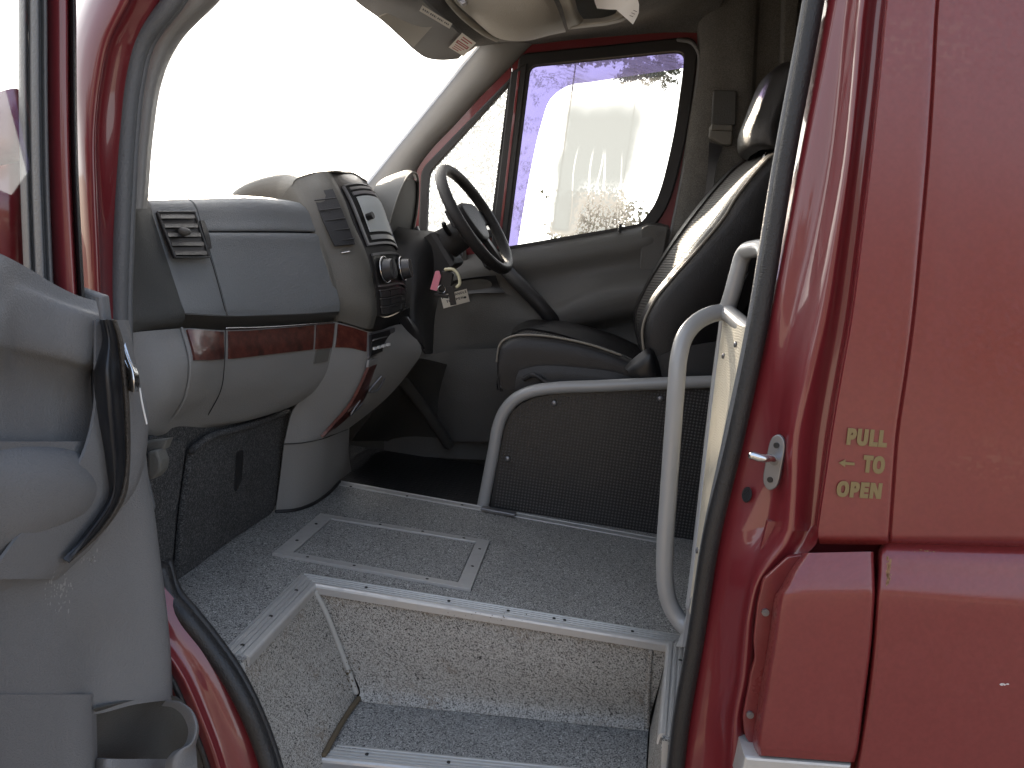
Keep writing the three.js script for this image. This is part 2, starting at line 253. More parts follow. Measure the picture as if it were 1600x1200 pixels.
// ------------------------------------------------------------------ materials
const S = (c, r, o = {}) => new THREE.MeshStandardMaterial({ color: new THREE.Color().setRGB(...c), roughness: r, ...o });
const Ph = (c, r, o = {}) => new THREE.MeshPhysicalMaterial({ color: new THREE.Color().setRGB(...c), roughness: r, ...o });
const g1 = { bumpMap: T.grain, bumpScale: 0.0007 };
const M = {
  paint: Ph([1, 1, 1], 0.55, { map: T.paintC, clearcoat: 0.55, clearcoatRoughness: 0.2, bumpMap: T.peel, bumpScale: 0.00006, roughnessMap: T.paintR }),
  jamb: Ph([0.150, 0.014, 0.019], 0.38, { clearcoat: 1, clearcoatRoughness: 0.05, bumpMap: T.peel, bumpScale: 0.00005 }),
  trim: S([0.235, 0.232, 0.222], 0.62, g1),                 // light grey moulded plastic
  pad: S([0.20, 0.215, 0.225], 0.5, { bumpMap: T.grain, bumpScale: 0.0010 }),
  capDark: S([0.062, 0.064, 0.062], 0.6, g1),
  frame: S([0.125, 0.122, 0.108], 0.55, g1),
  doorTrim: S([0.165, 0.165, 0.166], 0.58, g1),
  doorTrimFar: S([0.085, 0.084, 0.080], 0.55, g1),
  darkPlastic: S([0.022, 0.022, 0.023], 0.5, g1),
  blackSatin: S([0.012, 0.012, 0.013], 0.38, {}),
  gloss: Ph([0.010, 0.009, 0.010], 0.5, { clearcoat: 0.35, clearcoatRoughness: 0.06 }),
  rubber: S([0.014, 0.014, 0.015], 0.42, g1),
  rubberGrey: S([0.11, 0.115, 0.12], 0.45, g1),
  wood: Ph([1, 1, 1], 0.4, { map: T.wood, clearcoat: 0.7, clearcoatRoughness: 0.14 }),
  chrome: S([0.62, 0.62, 0.62], 0.22, { metalness: 1 }),
  alu: S([0.50, 0.495, 0.48], 1, { metalness: 0.5, roughnessMap: T.brushed }),
  dullSteel: S([0.25, 0.25, 0.26], 0.42, { metalness: 0.8 }),
  screw: S([0.03, 0.028, 0.026], 0.5, { metalness: 0.4 }),
  white: S([0.74, 0.74, 0.72], 0.35),
  rail: Ph([0.32, 0.32, 0.315], 0.35, { clearcoat: 0.5, clearcoatRoughness: 0.15, bumpMap: T.peel, bumpScale: 0.0001 }),
  cream: S([0.58, 0.53, 0.42], 0.55, { bumpMap: T.cream, bumpScale: 0.0008 }),
  floor: S([1, 1, 1], 0.55, { map: T.floor, bumpMap: T.grain, bumpScale: 0.0004 }),
  riser: S([1, 1, 1], 0.6, { map: T.riser, bumpMap: T.grain, bumpScale: 0.0004 }),
  carpet: S([1, 1, 1], 0.95, { map: T.carpet, bumpMap: T.carpetH, bumpScale: 0.0015 }),
  cloth: S([1, 1, 1], 0.95, { map: T.cloth, bumpMap: T.carpetH, bumpScale: 0.0008 }),
  beige: S([0.30, 0.282, 0.24], 0.6, g1),
  leather: Ph([0.016, 0.015, 0.015], 0.42, { bumpMap: T.leather, bumpScale: 0.0006 }),
  ribbed: S([1, 1, 1], 0.6, { map: T.ribC, bumpMap: T.rib, bumpScale: 0.0016 }),
  stud: S([0.085, 0.084, 0.083], 0.32),
  tread: S([0.018, 0.018, 0.018], 0.42),
  mat: S([0.016, 0.016, 0.017], 0.55, { bumpMap: T.mat, bumpScale: 0.002 }),
  gravel: S([1, 1, 1], 0.95, { map: T.gravel }),
  glass: Ph([1, 1, 1], 0.02, { transmission: 1, thickness: 0, ior: 1.45 }),
  screen: Ph([0.97, 0.97, 0.97], 1, { transmission: 1, thickness: 0, ior: 1.45, roughnessMap: T.fogScreen }),
  fogMain: Ph([1, 1, 1], 1, { map: T.fogMainC, transmission: 1, thickness: 0, ior: 1.45, roughnessMap: T.fogMain }),
  fogQuarter: Ph([1, 1, 1], 1, { map: T.fogQuarterC, transmission: 1, thickness: 0, ior: 1.45, roughnessMap: T.fogQuarter }),
  deflector: Ph([1, 1, 1], 0.5, { map: T.defl, transmission: 1, thickness: 0, ior: 1.45 }),
  gold: S([0.185, 0.14, 0.065], 0.45, { metalness: 0.2 }),
  pink: S([0.75, 0.25, 0.33], 0.4), keyTag: S([0.66, 0.62, 0.42], 0.4),
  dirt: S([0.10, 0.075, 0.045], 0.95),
  gripBlack: Ph([0.012, 0.013, 0.016], 0.35, {}), wornEdge: S([0.06, 0.05, 0.04], 0.7, { bumpMap: T.carpetH, bumpScale: 0.002 }), displayReflection: S([0.55, 0.60, 0.61], 0.5), bezel: Ph([0.008, 0.008, 0.009], 0.6, { specularIntensity: 0.25 }),  // the pale display colour stands in for a reflection on the screen
  lining: S([0.055, 0.054, 0.050], 0.7, g1), piping: S([0.22, 0.20, 0.165], 0.45), visor: S([0.15, 0.15, 0.145], 0.7, g1),
  ribbedDark: S([1, 1, 1], 0.5, { map: T.ribC, bumpMap: T.rib, bumpScale: 0.0016 }),
  autumn: S([0.20, 0.115, 0.045], 0.85, { side: THREE.DoubleSide }),
  bead: S([0.36, 0.35, 0.32], 0.6), fleck: S([0.27, 0.268, 0.26], 0.8), rust: S([0.22, 0.12, 0.06], 0.9), chip: S([0.62, 0.58, 0.55], 0.7),
  button: S([0.045, 0.045, 0.048], 0.3),
  bark: S([0.07, 0.055, 0.042], 0.95), leaf: S([0.075, 0.085, 0.032], 0.8, { side: THREE.DoubleSide }), needle: S([0.035, 0.055, 0.03], 0.8, { side: THREE.DoubleSide }),
};
// ------------------------------------------------------------------ the setting
const FY = 0.70;
{
  const g = new THREE.PlaneGeometry(600, 600).rotateX(-Math.PI / 2); const uv = g.attributes.uv; for (let i = 0; i < uv.count; i++) uv.setXY(i, uv.getX(i) * 600, uv.getY(i) * 600);
  const o = part(scene, 'ground', g, M.gravel); o.userData = { kind: 'structure' };
}
// ------------------------------------------------------------------ the minibus: shell, pillars, doors, glass
const bus = thing('minibus', 'dark red minibus seen through its open front side door', 'minibus');
{ // near body side behind the door opening, with the jamb the door shuts against
  const cv = [[-60, 1298, 1316, 1334, 1359, 1379, 1394, 1472], [0, 1288, 1305, 1325, 1349, 1370, 1386, 1466], [125, 1266, 1283, 1311, 1338, 1357, 1374, 1459], [250, 1243, 1258, 1295, 1326, 1342, 1361, 1451], [375, 1222, 1234, 1270, 1308, 1327, 1346, 1440],
    [500, 1199, 1213, 1240, 1288, 1310, 1330, 1428], [590, 1180, 1207, 1224, 1265, 1294, 1314, 1416], [680, 1160, 1203, 1217, 1243, 1279, 1299, 1403], [760, 1143, 1188, 1212, 1240, 1272, 1287, 1397], [830, 1126, 1160, 1200, 1237, 1266, 1277, 1392]];
  const zs = [-1.178, -1.150, -1.135, -1.084, -1.100, -1.056];
  const jambRows = cv.map(([v, ...u], k) => [...u.slice(0, 5).map((q, i) => [q, v, zs[i] + (i === 1 ? 0 : 0)]), [u[4] + (u[5] - u[4]) * 0.55, v, -1.096], [u[5] - 1, v, -1.058], [u[5] + 2, v, -1.0505]]);
  const up = r => { const a = r.map(P); return a.map(p => V(p.x - 0.006, 2.6, p.z - 0.02)); };
  part(bus, 'door_pillar', sheet([up(jambRows[0]), ...jambRows], { n: 5, m: 4, thick: 0.002 }), M.jamb, 'glossy dark red door pillar reflecting the sky');
  const strip = cv.map(([v, , , , , , d, e]) => [[d + 2, v, -1.0505], [(d + e) / 2, v, -1.049], [e - 5, v, -1.049], [e - 1.5, v, -1.0535]]);
  const lastS = [[1279, 838, -1.051], [1330, 839, -1.0495], [1386, 840, -1.0495], [1389, 840, -1.054]], gr = [[1281, 850, -1.068], [1330, 851, -1.067], [1385, 851, -1.067], [1388, 851, -1.069]];
  part(bus, 'body_panel', sheet([up(strip[0]), ...strip, lastS, gr], { n: 4, m: 4, thick: 0.002 }), M.paint, 'narrow red body panel that carries the gold lettering');
  const side = cv.map(([v, , , , , , , e]) => [[e - 1.5, v, -1.0535], [e + 3, v, -1.049], [1700, v, -1.046], V(3.4, pz(1700, v, -1.046).y, -1.046)]);
  const e1 = [[1390, 838, -1.054], [1395, 839, -1.0495], [1700, 842, -1.046], V(3.4, pz(1700, 842, -1.046).y, -1.046)], e2 = [[1387, 848, -1.069], [1392, 850, -1.066], [1700, 857, -1.064], V(3.4, pz(1700, 857, -1.064).y, -1.064)];
  part(bus, 'body_panel', sheet([up(side[0]), ...side, e1, e2], { n: 4, m: 4, thick: 0.002 }), M.paint, 'wide plain red body panel behind the seam');
  // lower body with the crease, behind the fuel flap
  const low = [[848, 1386, -1.066], [862, 1379, -1.052], [895, 1377, -1.040], [921, 1375, -1.031], [930, 1374, -1.030], [1000, 1369, -1.031], [1100, 1358, -1.033], [1190, 1344, -1.036], [1280, 1330, -1.04]].map(([v, u, z], i) => { const dv = [5, 6, 10, 18, 18, 8, 8, 8, 8][i], q = pz(1700, v + dv * 1.3, z); return [[u - 7, v, z - 0.03], [u - 1, v, z - 0.003], [u + 6, v, z], [1600, v + dv, z], V(q.x, q.y, z), V(3.4, q.y + 0.02, z)]; });
  const lowEnd = low[low.length - 1].map(P).map(p => V(p.x, 0.32, p.z - 0.02));
  part(bus, 'lower_body_panel', sheet([...low, lowEnd], { n: 3, m: 5, thick: 0.002 }), M.paint);
  // foot of the pillar down to the sill
  const foot = [[822, 1127.5, 1163, 1201.5, 1238, 1267, 1279], [850, 1121, 1156, 1192, 1226, 1250, 1275], [880, 1115, 1149, 1178, 1202, 1224, 1240], [905, 1110, 1142, 1170, 1186, 1196, 1203], [957, 1099, 1132, 1160, 1172, 1181, 1188], [1020, 1086, 1124, 1152, 1166, 1176, 1184], [1060, 1080, 1118, 1148, 1162, 1172, 1180], [1120, 1072, 1112, 1138, 1151, 1160, 1168], [1165, 1064, 1106, 1134, 1149, 1160, 1170], [1280, 1046, 1092, 1126, 1144, 1156, 1168]]
    .map(([v, ...u], i) => u.map((q, k) => { const a = [-1.1785, -1.1505, -1.1355, -1.0845, -1.1005, -1.060][k], b = [-1.178, -1.146, -1.114, -1.088, -1.094, -1.112][k], t = Math.min(1, i / 3); return [q, v, a + (b - a) * t]; }));
  const footEnd = foot[foot.length - 1].map(P).map(p => V(p.x, 0.3, p.z));
  part(bus, 'pillar_foot', sheet([...foot, footEnd], { n: 4, m: 4, thick: 0.002 }), M.jamb);
  part(bus, 'recess_panel', slabPx([[1200, 815], [1400, 815], [1380, 1000], [1360, 1260], [1130, 1260], [1150, 1000]], -1.125, 0.01, 0), M.jamb);
  // fuel flap with its flange and two screws
  const fl = group(bus, 'fuel_flap', 'red fuel flap with a cut upper corner');
  const rows = [[864, 1262, 1364, -1.0535], [893, 1243, 1365, -1.042], [921, 1229, 1366, -1.0325], [929, 1223, 1366, -1.031], [1000, 1212, 1361, -1.031], [1090, 1197, 1349, -1.033], [1168, 1186, 1338, -1.036], [1181, 1188, 1334, -1.040]];
  part(fl, 'flap_panel', sheet(rows.map(([v, a, b, z], i) => { const t = [-2, -1, -1, -1, 0, 6, 10, 10][i]; return [[a - 11, v, z - 0.045], [a - 2, v, z - 0.006], [a + 3, v, z], [(a + b) / 2, v + t / 2, z + 0.0015], [b - 5, v + t, z], [b, v + t, z - 0.004], [b + 1, v + t, z - 0.02]]; }), { n: 4, m: 4, thick: 0.002 }), M.paint);
  part(fl, 'flange', slabPx(rounded([[1246, 868], [1232, 870], [1193, 906], [1184, 945], [1178, 1000], [1180, 1030], [1174, 1050], [1161, 1122], [1164, 1150], [1180, 1176], [1200, 1180], [1215, 1000], [1232, 925], [1262, 866]], 6), -1.078, 0.008, 0.0015), M.paint);
  for (const [u, v] of [[1196, 957], [1172, 1117]]) {
    const p = pz(u, v, -1.076);
    part(fl, 'screw', [cyl(0.0052, 0.004, 12).rotateX(Math.PI / 2).translate(p.x, p.y, p.z), cyl(0.0024, 0.004, 6).rotateX(Math.PI / 2).translate(p.x, p.y, p.z + 0.001)], M.dullSteel);
  }
  part(bus, 'sill_strip', slabPx([[1164, 1183], [1331, 1196], [1324, 1240], [1154, 1230]], -1.04, 0.06, 0.004), M.alu);
  part(bus, 'sill', [rbox(0.9, 0.2, 0.10, 0.01).translate(-0.2, 0.34, -1.13), rbox(3.2, 0.3, 0.05, 0.01).translate(1.85, 0.42, -1.10)], M.jamb);
  // striker pin on the jamb
  const st = group(bus, 'door_striker', 'worn metal door striker on the red pillar');
  const o = pz(1212, 722, -1.118);
  const pl = ext(spl([[-0.010, 0.034], [0, 0.042], [0.010, 0.034], [0.0125, 0], [0.010, -0.034], [0, -0.042], [-0.010, -0.034], [-0.0125, 0]], 40), 0.006, 0.0015);
  const Xd = V(0.75, -0.03, 0.66).normalize(), turn = g => oriented(g, o, Xd, V(-0.09, 1, 0));
  part(st, 'plate', turn(pl), M.dullSteel);
  for (const s of [-1, 1]) part(st, 'screw', turn(cyl(0.0042, 0.004, 12).rotateX(Math.PI / 2).translate(0, s * 0.026, 0.006)), M.screw);
  part(st, 'pin', tube([o.clone().add(V(0, 0.0, 0.0)), pz(1203, 716, -1.095), pz(1190, 716, -1.085), pz(1176, 712, -1.085)], 0.0062, { seg: 24 }), M.chrome);
  const hl = pz(1167, 773, -1.151), HX = V(0.9, 0, 0.45).normalize();
  part(bus, 'rubber_plug', [oriented(new THREE.TorusGeometry(0.0075, 0.002, 8, 18).scale(0.8, 1.3, 1), hl, HX, V(0, 1, 0)), oriented(cyl(0.007, 0.003, 16).rotateX(Math.PI / 2).scale(0.75, 1.3, 1), hl, HX, V(0, 1, 0))], M.rubber);
}
{ // gold lettering on the narrow panel
  const font = await new FontLoader().loadAsync('fonts/droid/droid_sans_bold.typeface.json');
  const place = (geo, a, b, c) => { // a lower left, b lower right, c upper left (photograph points on the panel)
    geo.computeBoundingBox(); const bb = geo.boundingBox, o = pz(...a, -1.0478), X = pz(...b, -1.0478).sub(o), Y = pz(...c, -1.0478).sub(o);
    X.divideScalar(bb.max.x - bb.min.x); Y.divideScalar(bb.max.y - bb.min.y);
    return geo.translate(-bb.min.x, -bb.min.y, -bb.min.z).applyMatrix4(new THREE.Matrix4().makeBasis(X, Y, V(0, 0, 1)).setPosition(o));
  };
  const fat = (t) => new TextGeometry(t, { font, size: 1, depth: 0.0006, curveSegments: 5, bevelEnabled: true, bevelThickness: 0.0001, bevelSize: 0.06, bevelSegments: 1 });
  part(bus, 'lettering', place(fat('PULL'), [1322, 695], [1385, 699.5], [1325, 668.5]), M.gold, 'gold letters PULL');
  part(bus, 'lettering', place(fat('TO'), [1347, 738], [1381, 741], [1350, 710.5]), M.gold, 'gold letters TO');
  part(bus, 'lettering', place(fat('OPEN'), [1306, 776], [1376, 780], [1309, 751]), M.gold, 'gold letters OPEN');
  part(bus, 'arrow', place(ext([[0, 0.5], [0.42, 1], [0.42, 0.68], [1, 0.68], [1, 0.32], [0.42, 0.32], [0.42, 0]], 0.0006, 0), [1310, 729], [1335, 731], [1310.5, 717]), M.gold);
}
{ // rubber seals round the opening
  part(bus, 'door_seal', tube([[1286, -90, -1.168], [1273, 0, -1.168], [1228, 250, -1.168], [1187, 500, -1.168], [1150, 680, -1.168], [1112, 840, -1.168], [1087, 1000, -1.168], [1066, 1120, -1.168], [1052, 1240, -1.168]], 0.0135, { seg: 120, rad: 16 }), M.rubber, 'black rubber seal along the red door pillar');
  part(bus, 'seal_lip', tube([[1275, -90, -1.172], [1262, 0, -1.172], [1216, 250, -1.172], [1175, 500, -1.172], [1138, 680, -1.172], [1104, 840, -1.172], [1080, 1000, -1.172], [1058, 1120, -1.172], [1044, 1240, -1.172]], 0.0075, { seg: 120, rad: 12 }), M.rubberGrey);
  const low = [[252, 890, -1.19], [266, 935, -1.18], [293, 968, -1.17], [325, 1008, -1.17], [358, 1055, -1.165], [385, 1105, -1.16], [408, 1160, -1.16], [424, 1210, -1.155], [440, 1280, -1.15]];
  part(bus, 'door_seal', tube(low, 0.0155, { seg: 80, rad: 16 }), M.rubber, 'black rubber seal curving round the step well');
  part(bus, 'seal_lip', tube(low.map(([u, v, z]) => [u + 12, v - 12, z - 0.012]), 0.007, { seg: 80 }), M.rubber);
  part(bus, 'sill_curve', sheet([[1, 900], [2, 965], [3, 1030], [4, 1100], [5, 1170], [6, 1290]].map(([k, v]) => { const u = [0, 236, 290, 338, 370, 396, 425][k]; return [[u + 6, v, -1.17], [u - 22, v + 8, -1.148], [u - 46, v + 16, -1.135], [u - 56, v + 20, -1.120], [u - 66, v + 24, -1.128], [u - 74, v + 28, -1.14], [u - 88, v + 31, -1.15]]; }), { n: 5, thick: 0.003 }), M.jamb, 'dark red sill curving round the wheel arch');
  part(bus, 'sill_seal', tube([[1, 900], [2, 965], [3, 1030], [4, 1100], [5, 1170], [6, 1290]].map(([k, v]) => [[0, 236, 290, 338, 370, 396, 425][k] - 72, v + 27, -1.132]), 0.006, { seg: 40 }), M.rubber);
}
{ // near front pillar: outer skin, inner return, rubber and inside trim
  const rows = [[-70, 178, 236, 268, 285], [0, 140, 205, 240, 258], [67, 119, 172, 207, 222], [133, 112, 158, 192, 206], [200, 116, 151, 185, 200], [300, 122, 152, 177, 193], [400, 128, 156, 173, 186], [520, 134, 160, 175, 186], [760, 150, 170, 186, 196], [920, 190, 215, 236, 250]];
  const sk = rows.map(([v, a, b, c, d]) => [[a - 30, v, -1.20], [a, v, -1.12], [(a + b) / 2, v, -1.105], [b - 4, v, -1.108], [b + 3, v, -1.128], [c, v, -1.155], [d, v, -1.175]]);
  const topRow = sk[0].map(P).map(p => V(p.x + 0.33, 2.45, p.z - 0.03));
  part(bus, 'front_pillar', sheet([topRow, ...sk], { n: 4, m: 6, thick: 0.002 }), M.jamb, 'red front pillar beside the hinge edge of the open door');
  const sl = [[-90, 320], [0, 270], [67, 221], [133, 205], [200, 198], [300, 192], [400, 188], [470, 186], [560, 188], [680, 198], [790, 222]].map(([v, u]) => [u, v, -1.172]);
  part(bus, 'door_seal', tube(sl, 0.0135, { seg: 100, rad: 16 }), M.rubberGrey, 'grey rubber seal following the front pillar');
  part(bus, 'seal_lip', tube(sl.map(([u, v, z]) => [u + 15, v + 2, z - 0.01]), 0.006, { seg: 100 }), M.rubberGrey);
  const tr = [[-110, 395, 440], [0, 287, 345], [67, 236, 281], [100, 228, 263], [133, 221, 252], [200, 216, 241], [300, 211, 232], [326, 208, 230]];
  part(bus, 'pillar_trim', sheet(tr.map(([v, a, b]) => [[a - 14, v, -1.215], [a, v, -1.20], [(a + b) / 2, v, -1.205], [b - 4, v, -1.235], [b, v, -1.27]]), { n: 4, m: 6, thick: 0.004 }), M.trim);
}
// windscreen edges: (height, near x, far x)
const wsN = y => -0.700 + (y - 1.803) * 0.66, wsF = y => -0.915 + (y - 1.69) * 0.68;
{
  const rows = [2.40, 2.2, 2.0, 1.8, 1.6, 1.40].map(y => [V(wsN(y) + 0.01, y, -1.24), V((wsN(y) + wsF(y)) / 2 - 0.10, y, -1.6), V((wsN(y) + wsF(y)) / 2 - 0.14, y, -2.07), V(wsF(y) - 0.08, y, -2.55), V(wsF(y) + 0.01, y, -2.95)]);
  const g = sheet(rows, { n: 5, thick: 0 }); const uv = g.attributes.uv; for (let i = 0; i < uv.count; i++) uv.setXY(i, uv.getX(i) / 1.8, 1 + uv.getY(i) / 1.2);
  part(bus, 'windscreen', g, M.screen, 'wide windscreen white with condensation');
  // bonnet and nose in front of it
  part(bus, 'bonnet', sheet([[V(-1.02, 1.38, -1.22), V(-1.22, 1.36, -2.07), V(-1.10, 1.38, -2.93)], [V(-1.3, 1.27, -1.16), V(-1.5, 1.28, -2.07), V(-1.35, 1.27, -2.98)], [V(-1.75, 1.10, -1.2), V(-1.95, 1.12, -2.07), V(-1.8, 1.10, -2.95)], [V(-1.85, 0.75, -1.3), V(-2.1, 0.7, -2.07), V(-1.9, 0.75, -2.85)], [V(-1.8, 0.35, -1.3), V(-2.0, 0.35, -2.07), V(-1.85, 0.35, -2.85)]], { n: 6, thick: 0.004 }), M.paint);
  part(bus, 'front_wing', [slabXY(rounded([[-1.85, 0.4], [-1.85, 0.95], [-1.35, 1.27], [-1.0, 1.39], [-0.985, 1.39], [-0.985, 0.35]], 0.05), -1.20, 0.01, 0.003), slabXY(rounded([[-1.85, 0.4], [-1.85, 0.95], [-1.35, 1.27], [-1.0, 1.39], [-0.985, 1.39], [-0.985, 0.35]], 0.05), -2.95, 0.01, 0.003)], M.paint);
  part(bus, 'bulkhead', slabZY([[-1.2, 0.3], [-2.95, 0.3], [-2.95, 1.40], [-1.2, 1.40]], -0.98, 0.02, 0), M.carpet);
}
{ // far front pillar trim, header, roof, rear of the cab
  const rows = [[[850, 52], [752, 50]], [[824, 75], [744, 72]], [[812, 88], [735, 84]], [[790, 110], [722, 97]], [[748, 152], [700, 126]], [[708, 196], [671, 162]], [[672, 234], [636, 205]], [[652, 262], [604, 245]], [[640, 300], [575, 281]], [[630, 340], [545, 318]]];
  part(bus, 'pillar_trim', sheet(rows.map(([a, b]) => [[a[0] + 4, a[1] + 4, -2.965], [a[0], a[1], -2.93], [a[0] * 0.6 + b[0] * 0.4, a[1] * 0.6 + b[1] * 0.4, -2.90], [a[0] * 0.25 + b[0] * 0.75, a[1] * 0.25 + b[1] * 0.75, -2.905], [b[0], b[1], -2.935], [b[0] - 6, b[1] - 4, -2.97]]), { n: 4, thick: 0.004 }), M.trim, 'grey trim of the far front pillar');
  part(bus, 'roof', slabXZ([[-0.62, -1.06], [3.4, -1.06], [3.4, -3.06], [-0.62, -3.06]], 2.62, 0.05, 0.01), M.paint);
  // felt headliner: over the far door and along the windscreen
  const hl = [[640, 2, 712, -40], [690, 36, 745, 20], [712, 52, 770, 52], [738, 66, 800, 62], [775, 70, 850, 52], [822, 72, 900, 38], [880, 66, 980, 22], [960, 60, 1060, 0], [1060, 56, 1100, -30], [1100, 60, 1160, -60]];
  part(bus, 'headlining', sheet(hl.map(([a, b, c, d], i) => [[a, b, -2.95], [a * 0.6 + c * 0.4, b * 0.6 + d * 0.4, -2.86], [c, d, -2.66], [c + 10, d - 60, -2.4]]), { n: 4, thick: 0.006 }), M.cloth, 'grey felt headlining above the far door');
  part(bus, 'headlining', sheet([[[560, -80, -1.95], [660, -80, -2.2], [760, -80, -2.5]], [[640, -6, -2.04], [690, -10, -2.27], [760, -10, -2.52]], [[690, 34, -2.32], [730, 26, -2.47], [790, 26, -2.57]], [[728, 62, -2.6], [760, 56, -2.66], [820, 56, -2.7]], [[742, 73, -2.86], [780, 68, -2.86], [840, 62, -2.86]]], { n: 5, thick: 0.006 }), M.cloth, 'grey felt between the sun visor and the overhead console');
  part(bus, 'ceiling_panel', slabXZ([[-0.55, -1.2], [3.35, -1.2], [3.35, -2.95], [-0.55, -2.95]], 2.545, 0.02, 0), M.cloth);
  part(bus, 'header_panel', sheet([[V(wsN(2.36) - 0.02, 2.36, -1.22), V(-0.62, 2.34, -2.07), V(wsF(2.34) - 0.02, 2.34, -2.95)], [V(-0.3, 2.53, -1.22), V(-0.33, 2.53, -2.07), V(-0.3, 2.53, -2.95)]], { n: 6, thick: 0.01 }), M.cloth);
  // far pillar behind the driver, carpeted
  const pl = [[-80, 1098, 1190], [20, 1092, 1180], [90, 1093, 1176], [200, 1078, 1172], [300, 1062, 1168], [380, 1046, 1165], [560, 1030, 1160]];
  part(bus, 'rear_door_pillar', sheet(pl.map(([v, a, b]) => [[a - 4, v, -2.96], [a, v, -2.90], [a + 14, v, -2.875], [(a + b) / 2, v, -2.86], [b, v, -2.86], [b + 8, v, -2.885], [b + 120, v, -2.89]]), { n: 4, thick: 0.006 }), M.cloth, 'dark felt pillar behind the driver');
  part(bus, 'pillar_strip', slabPx(rounded([[1226, -20], [1250, -20], [1244, 60], [1236, 130], [1230, 330], [1212, 330], [1222, 120]], 6), -2.80, 0.05, 0.006), M.cloth);
  part(bus, 'pillar_seal', tube([[1060, 62, -2.905], [1080, 66, -2.905], [1092, 84, -2.905], [1090, 130, -2.905], [1078, 220, -2.905], [1060, 310, -2.905], [1046, 380, -2.905], [1030, 480, -2.905]], 0.007, { seg: 60 }), M.rubberGrey);
  part(bus, 'far_side_wall', [slabXY([[0.25, 0.3], [3.4, 0.3], [3.4, 2.6], [0.25, 2.6]], -3.0, 0.05, 0), slabXY([[-1.0, 0.3], [0.4, 0.3], [0.4, 0.98], [-1.0, 0.98]], -3.0, 0.05, 0), slabXY([[-0.9, 2.30], [0.3, 2.37], [0.3, 2.6], [-0.9, 2.6]], -2.99, 0.05, 0)], M.paint);
  part(bus, 'rear_lining', [slabZY([[-1.1, 0.3], [-3.0, 0.3], [-3.0, 2.6], [-1.1, 2.6]], 3.36, 0.04, 0), slabXY([[0.36, 0.7], [3.36, 0.7], [3.36, 2.55], [0.36, 2.55]], -1.16, 0.02, 0), slabXY([[0.62, 0.7], [3.36, 0.7], [3.36, 2.55], [0.62, 2.55]], -2.92, 0.02, 0)], M.carpet);
}
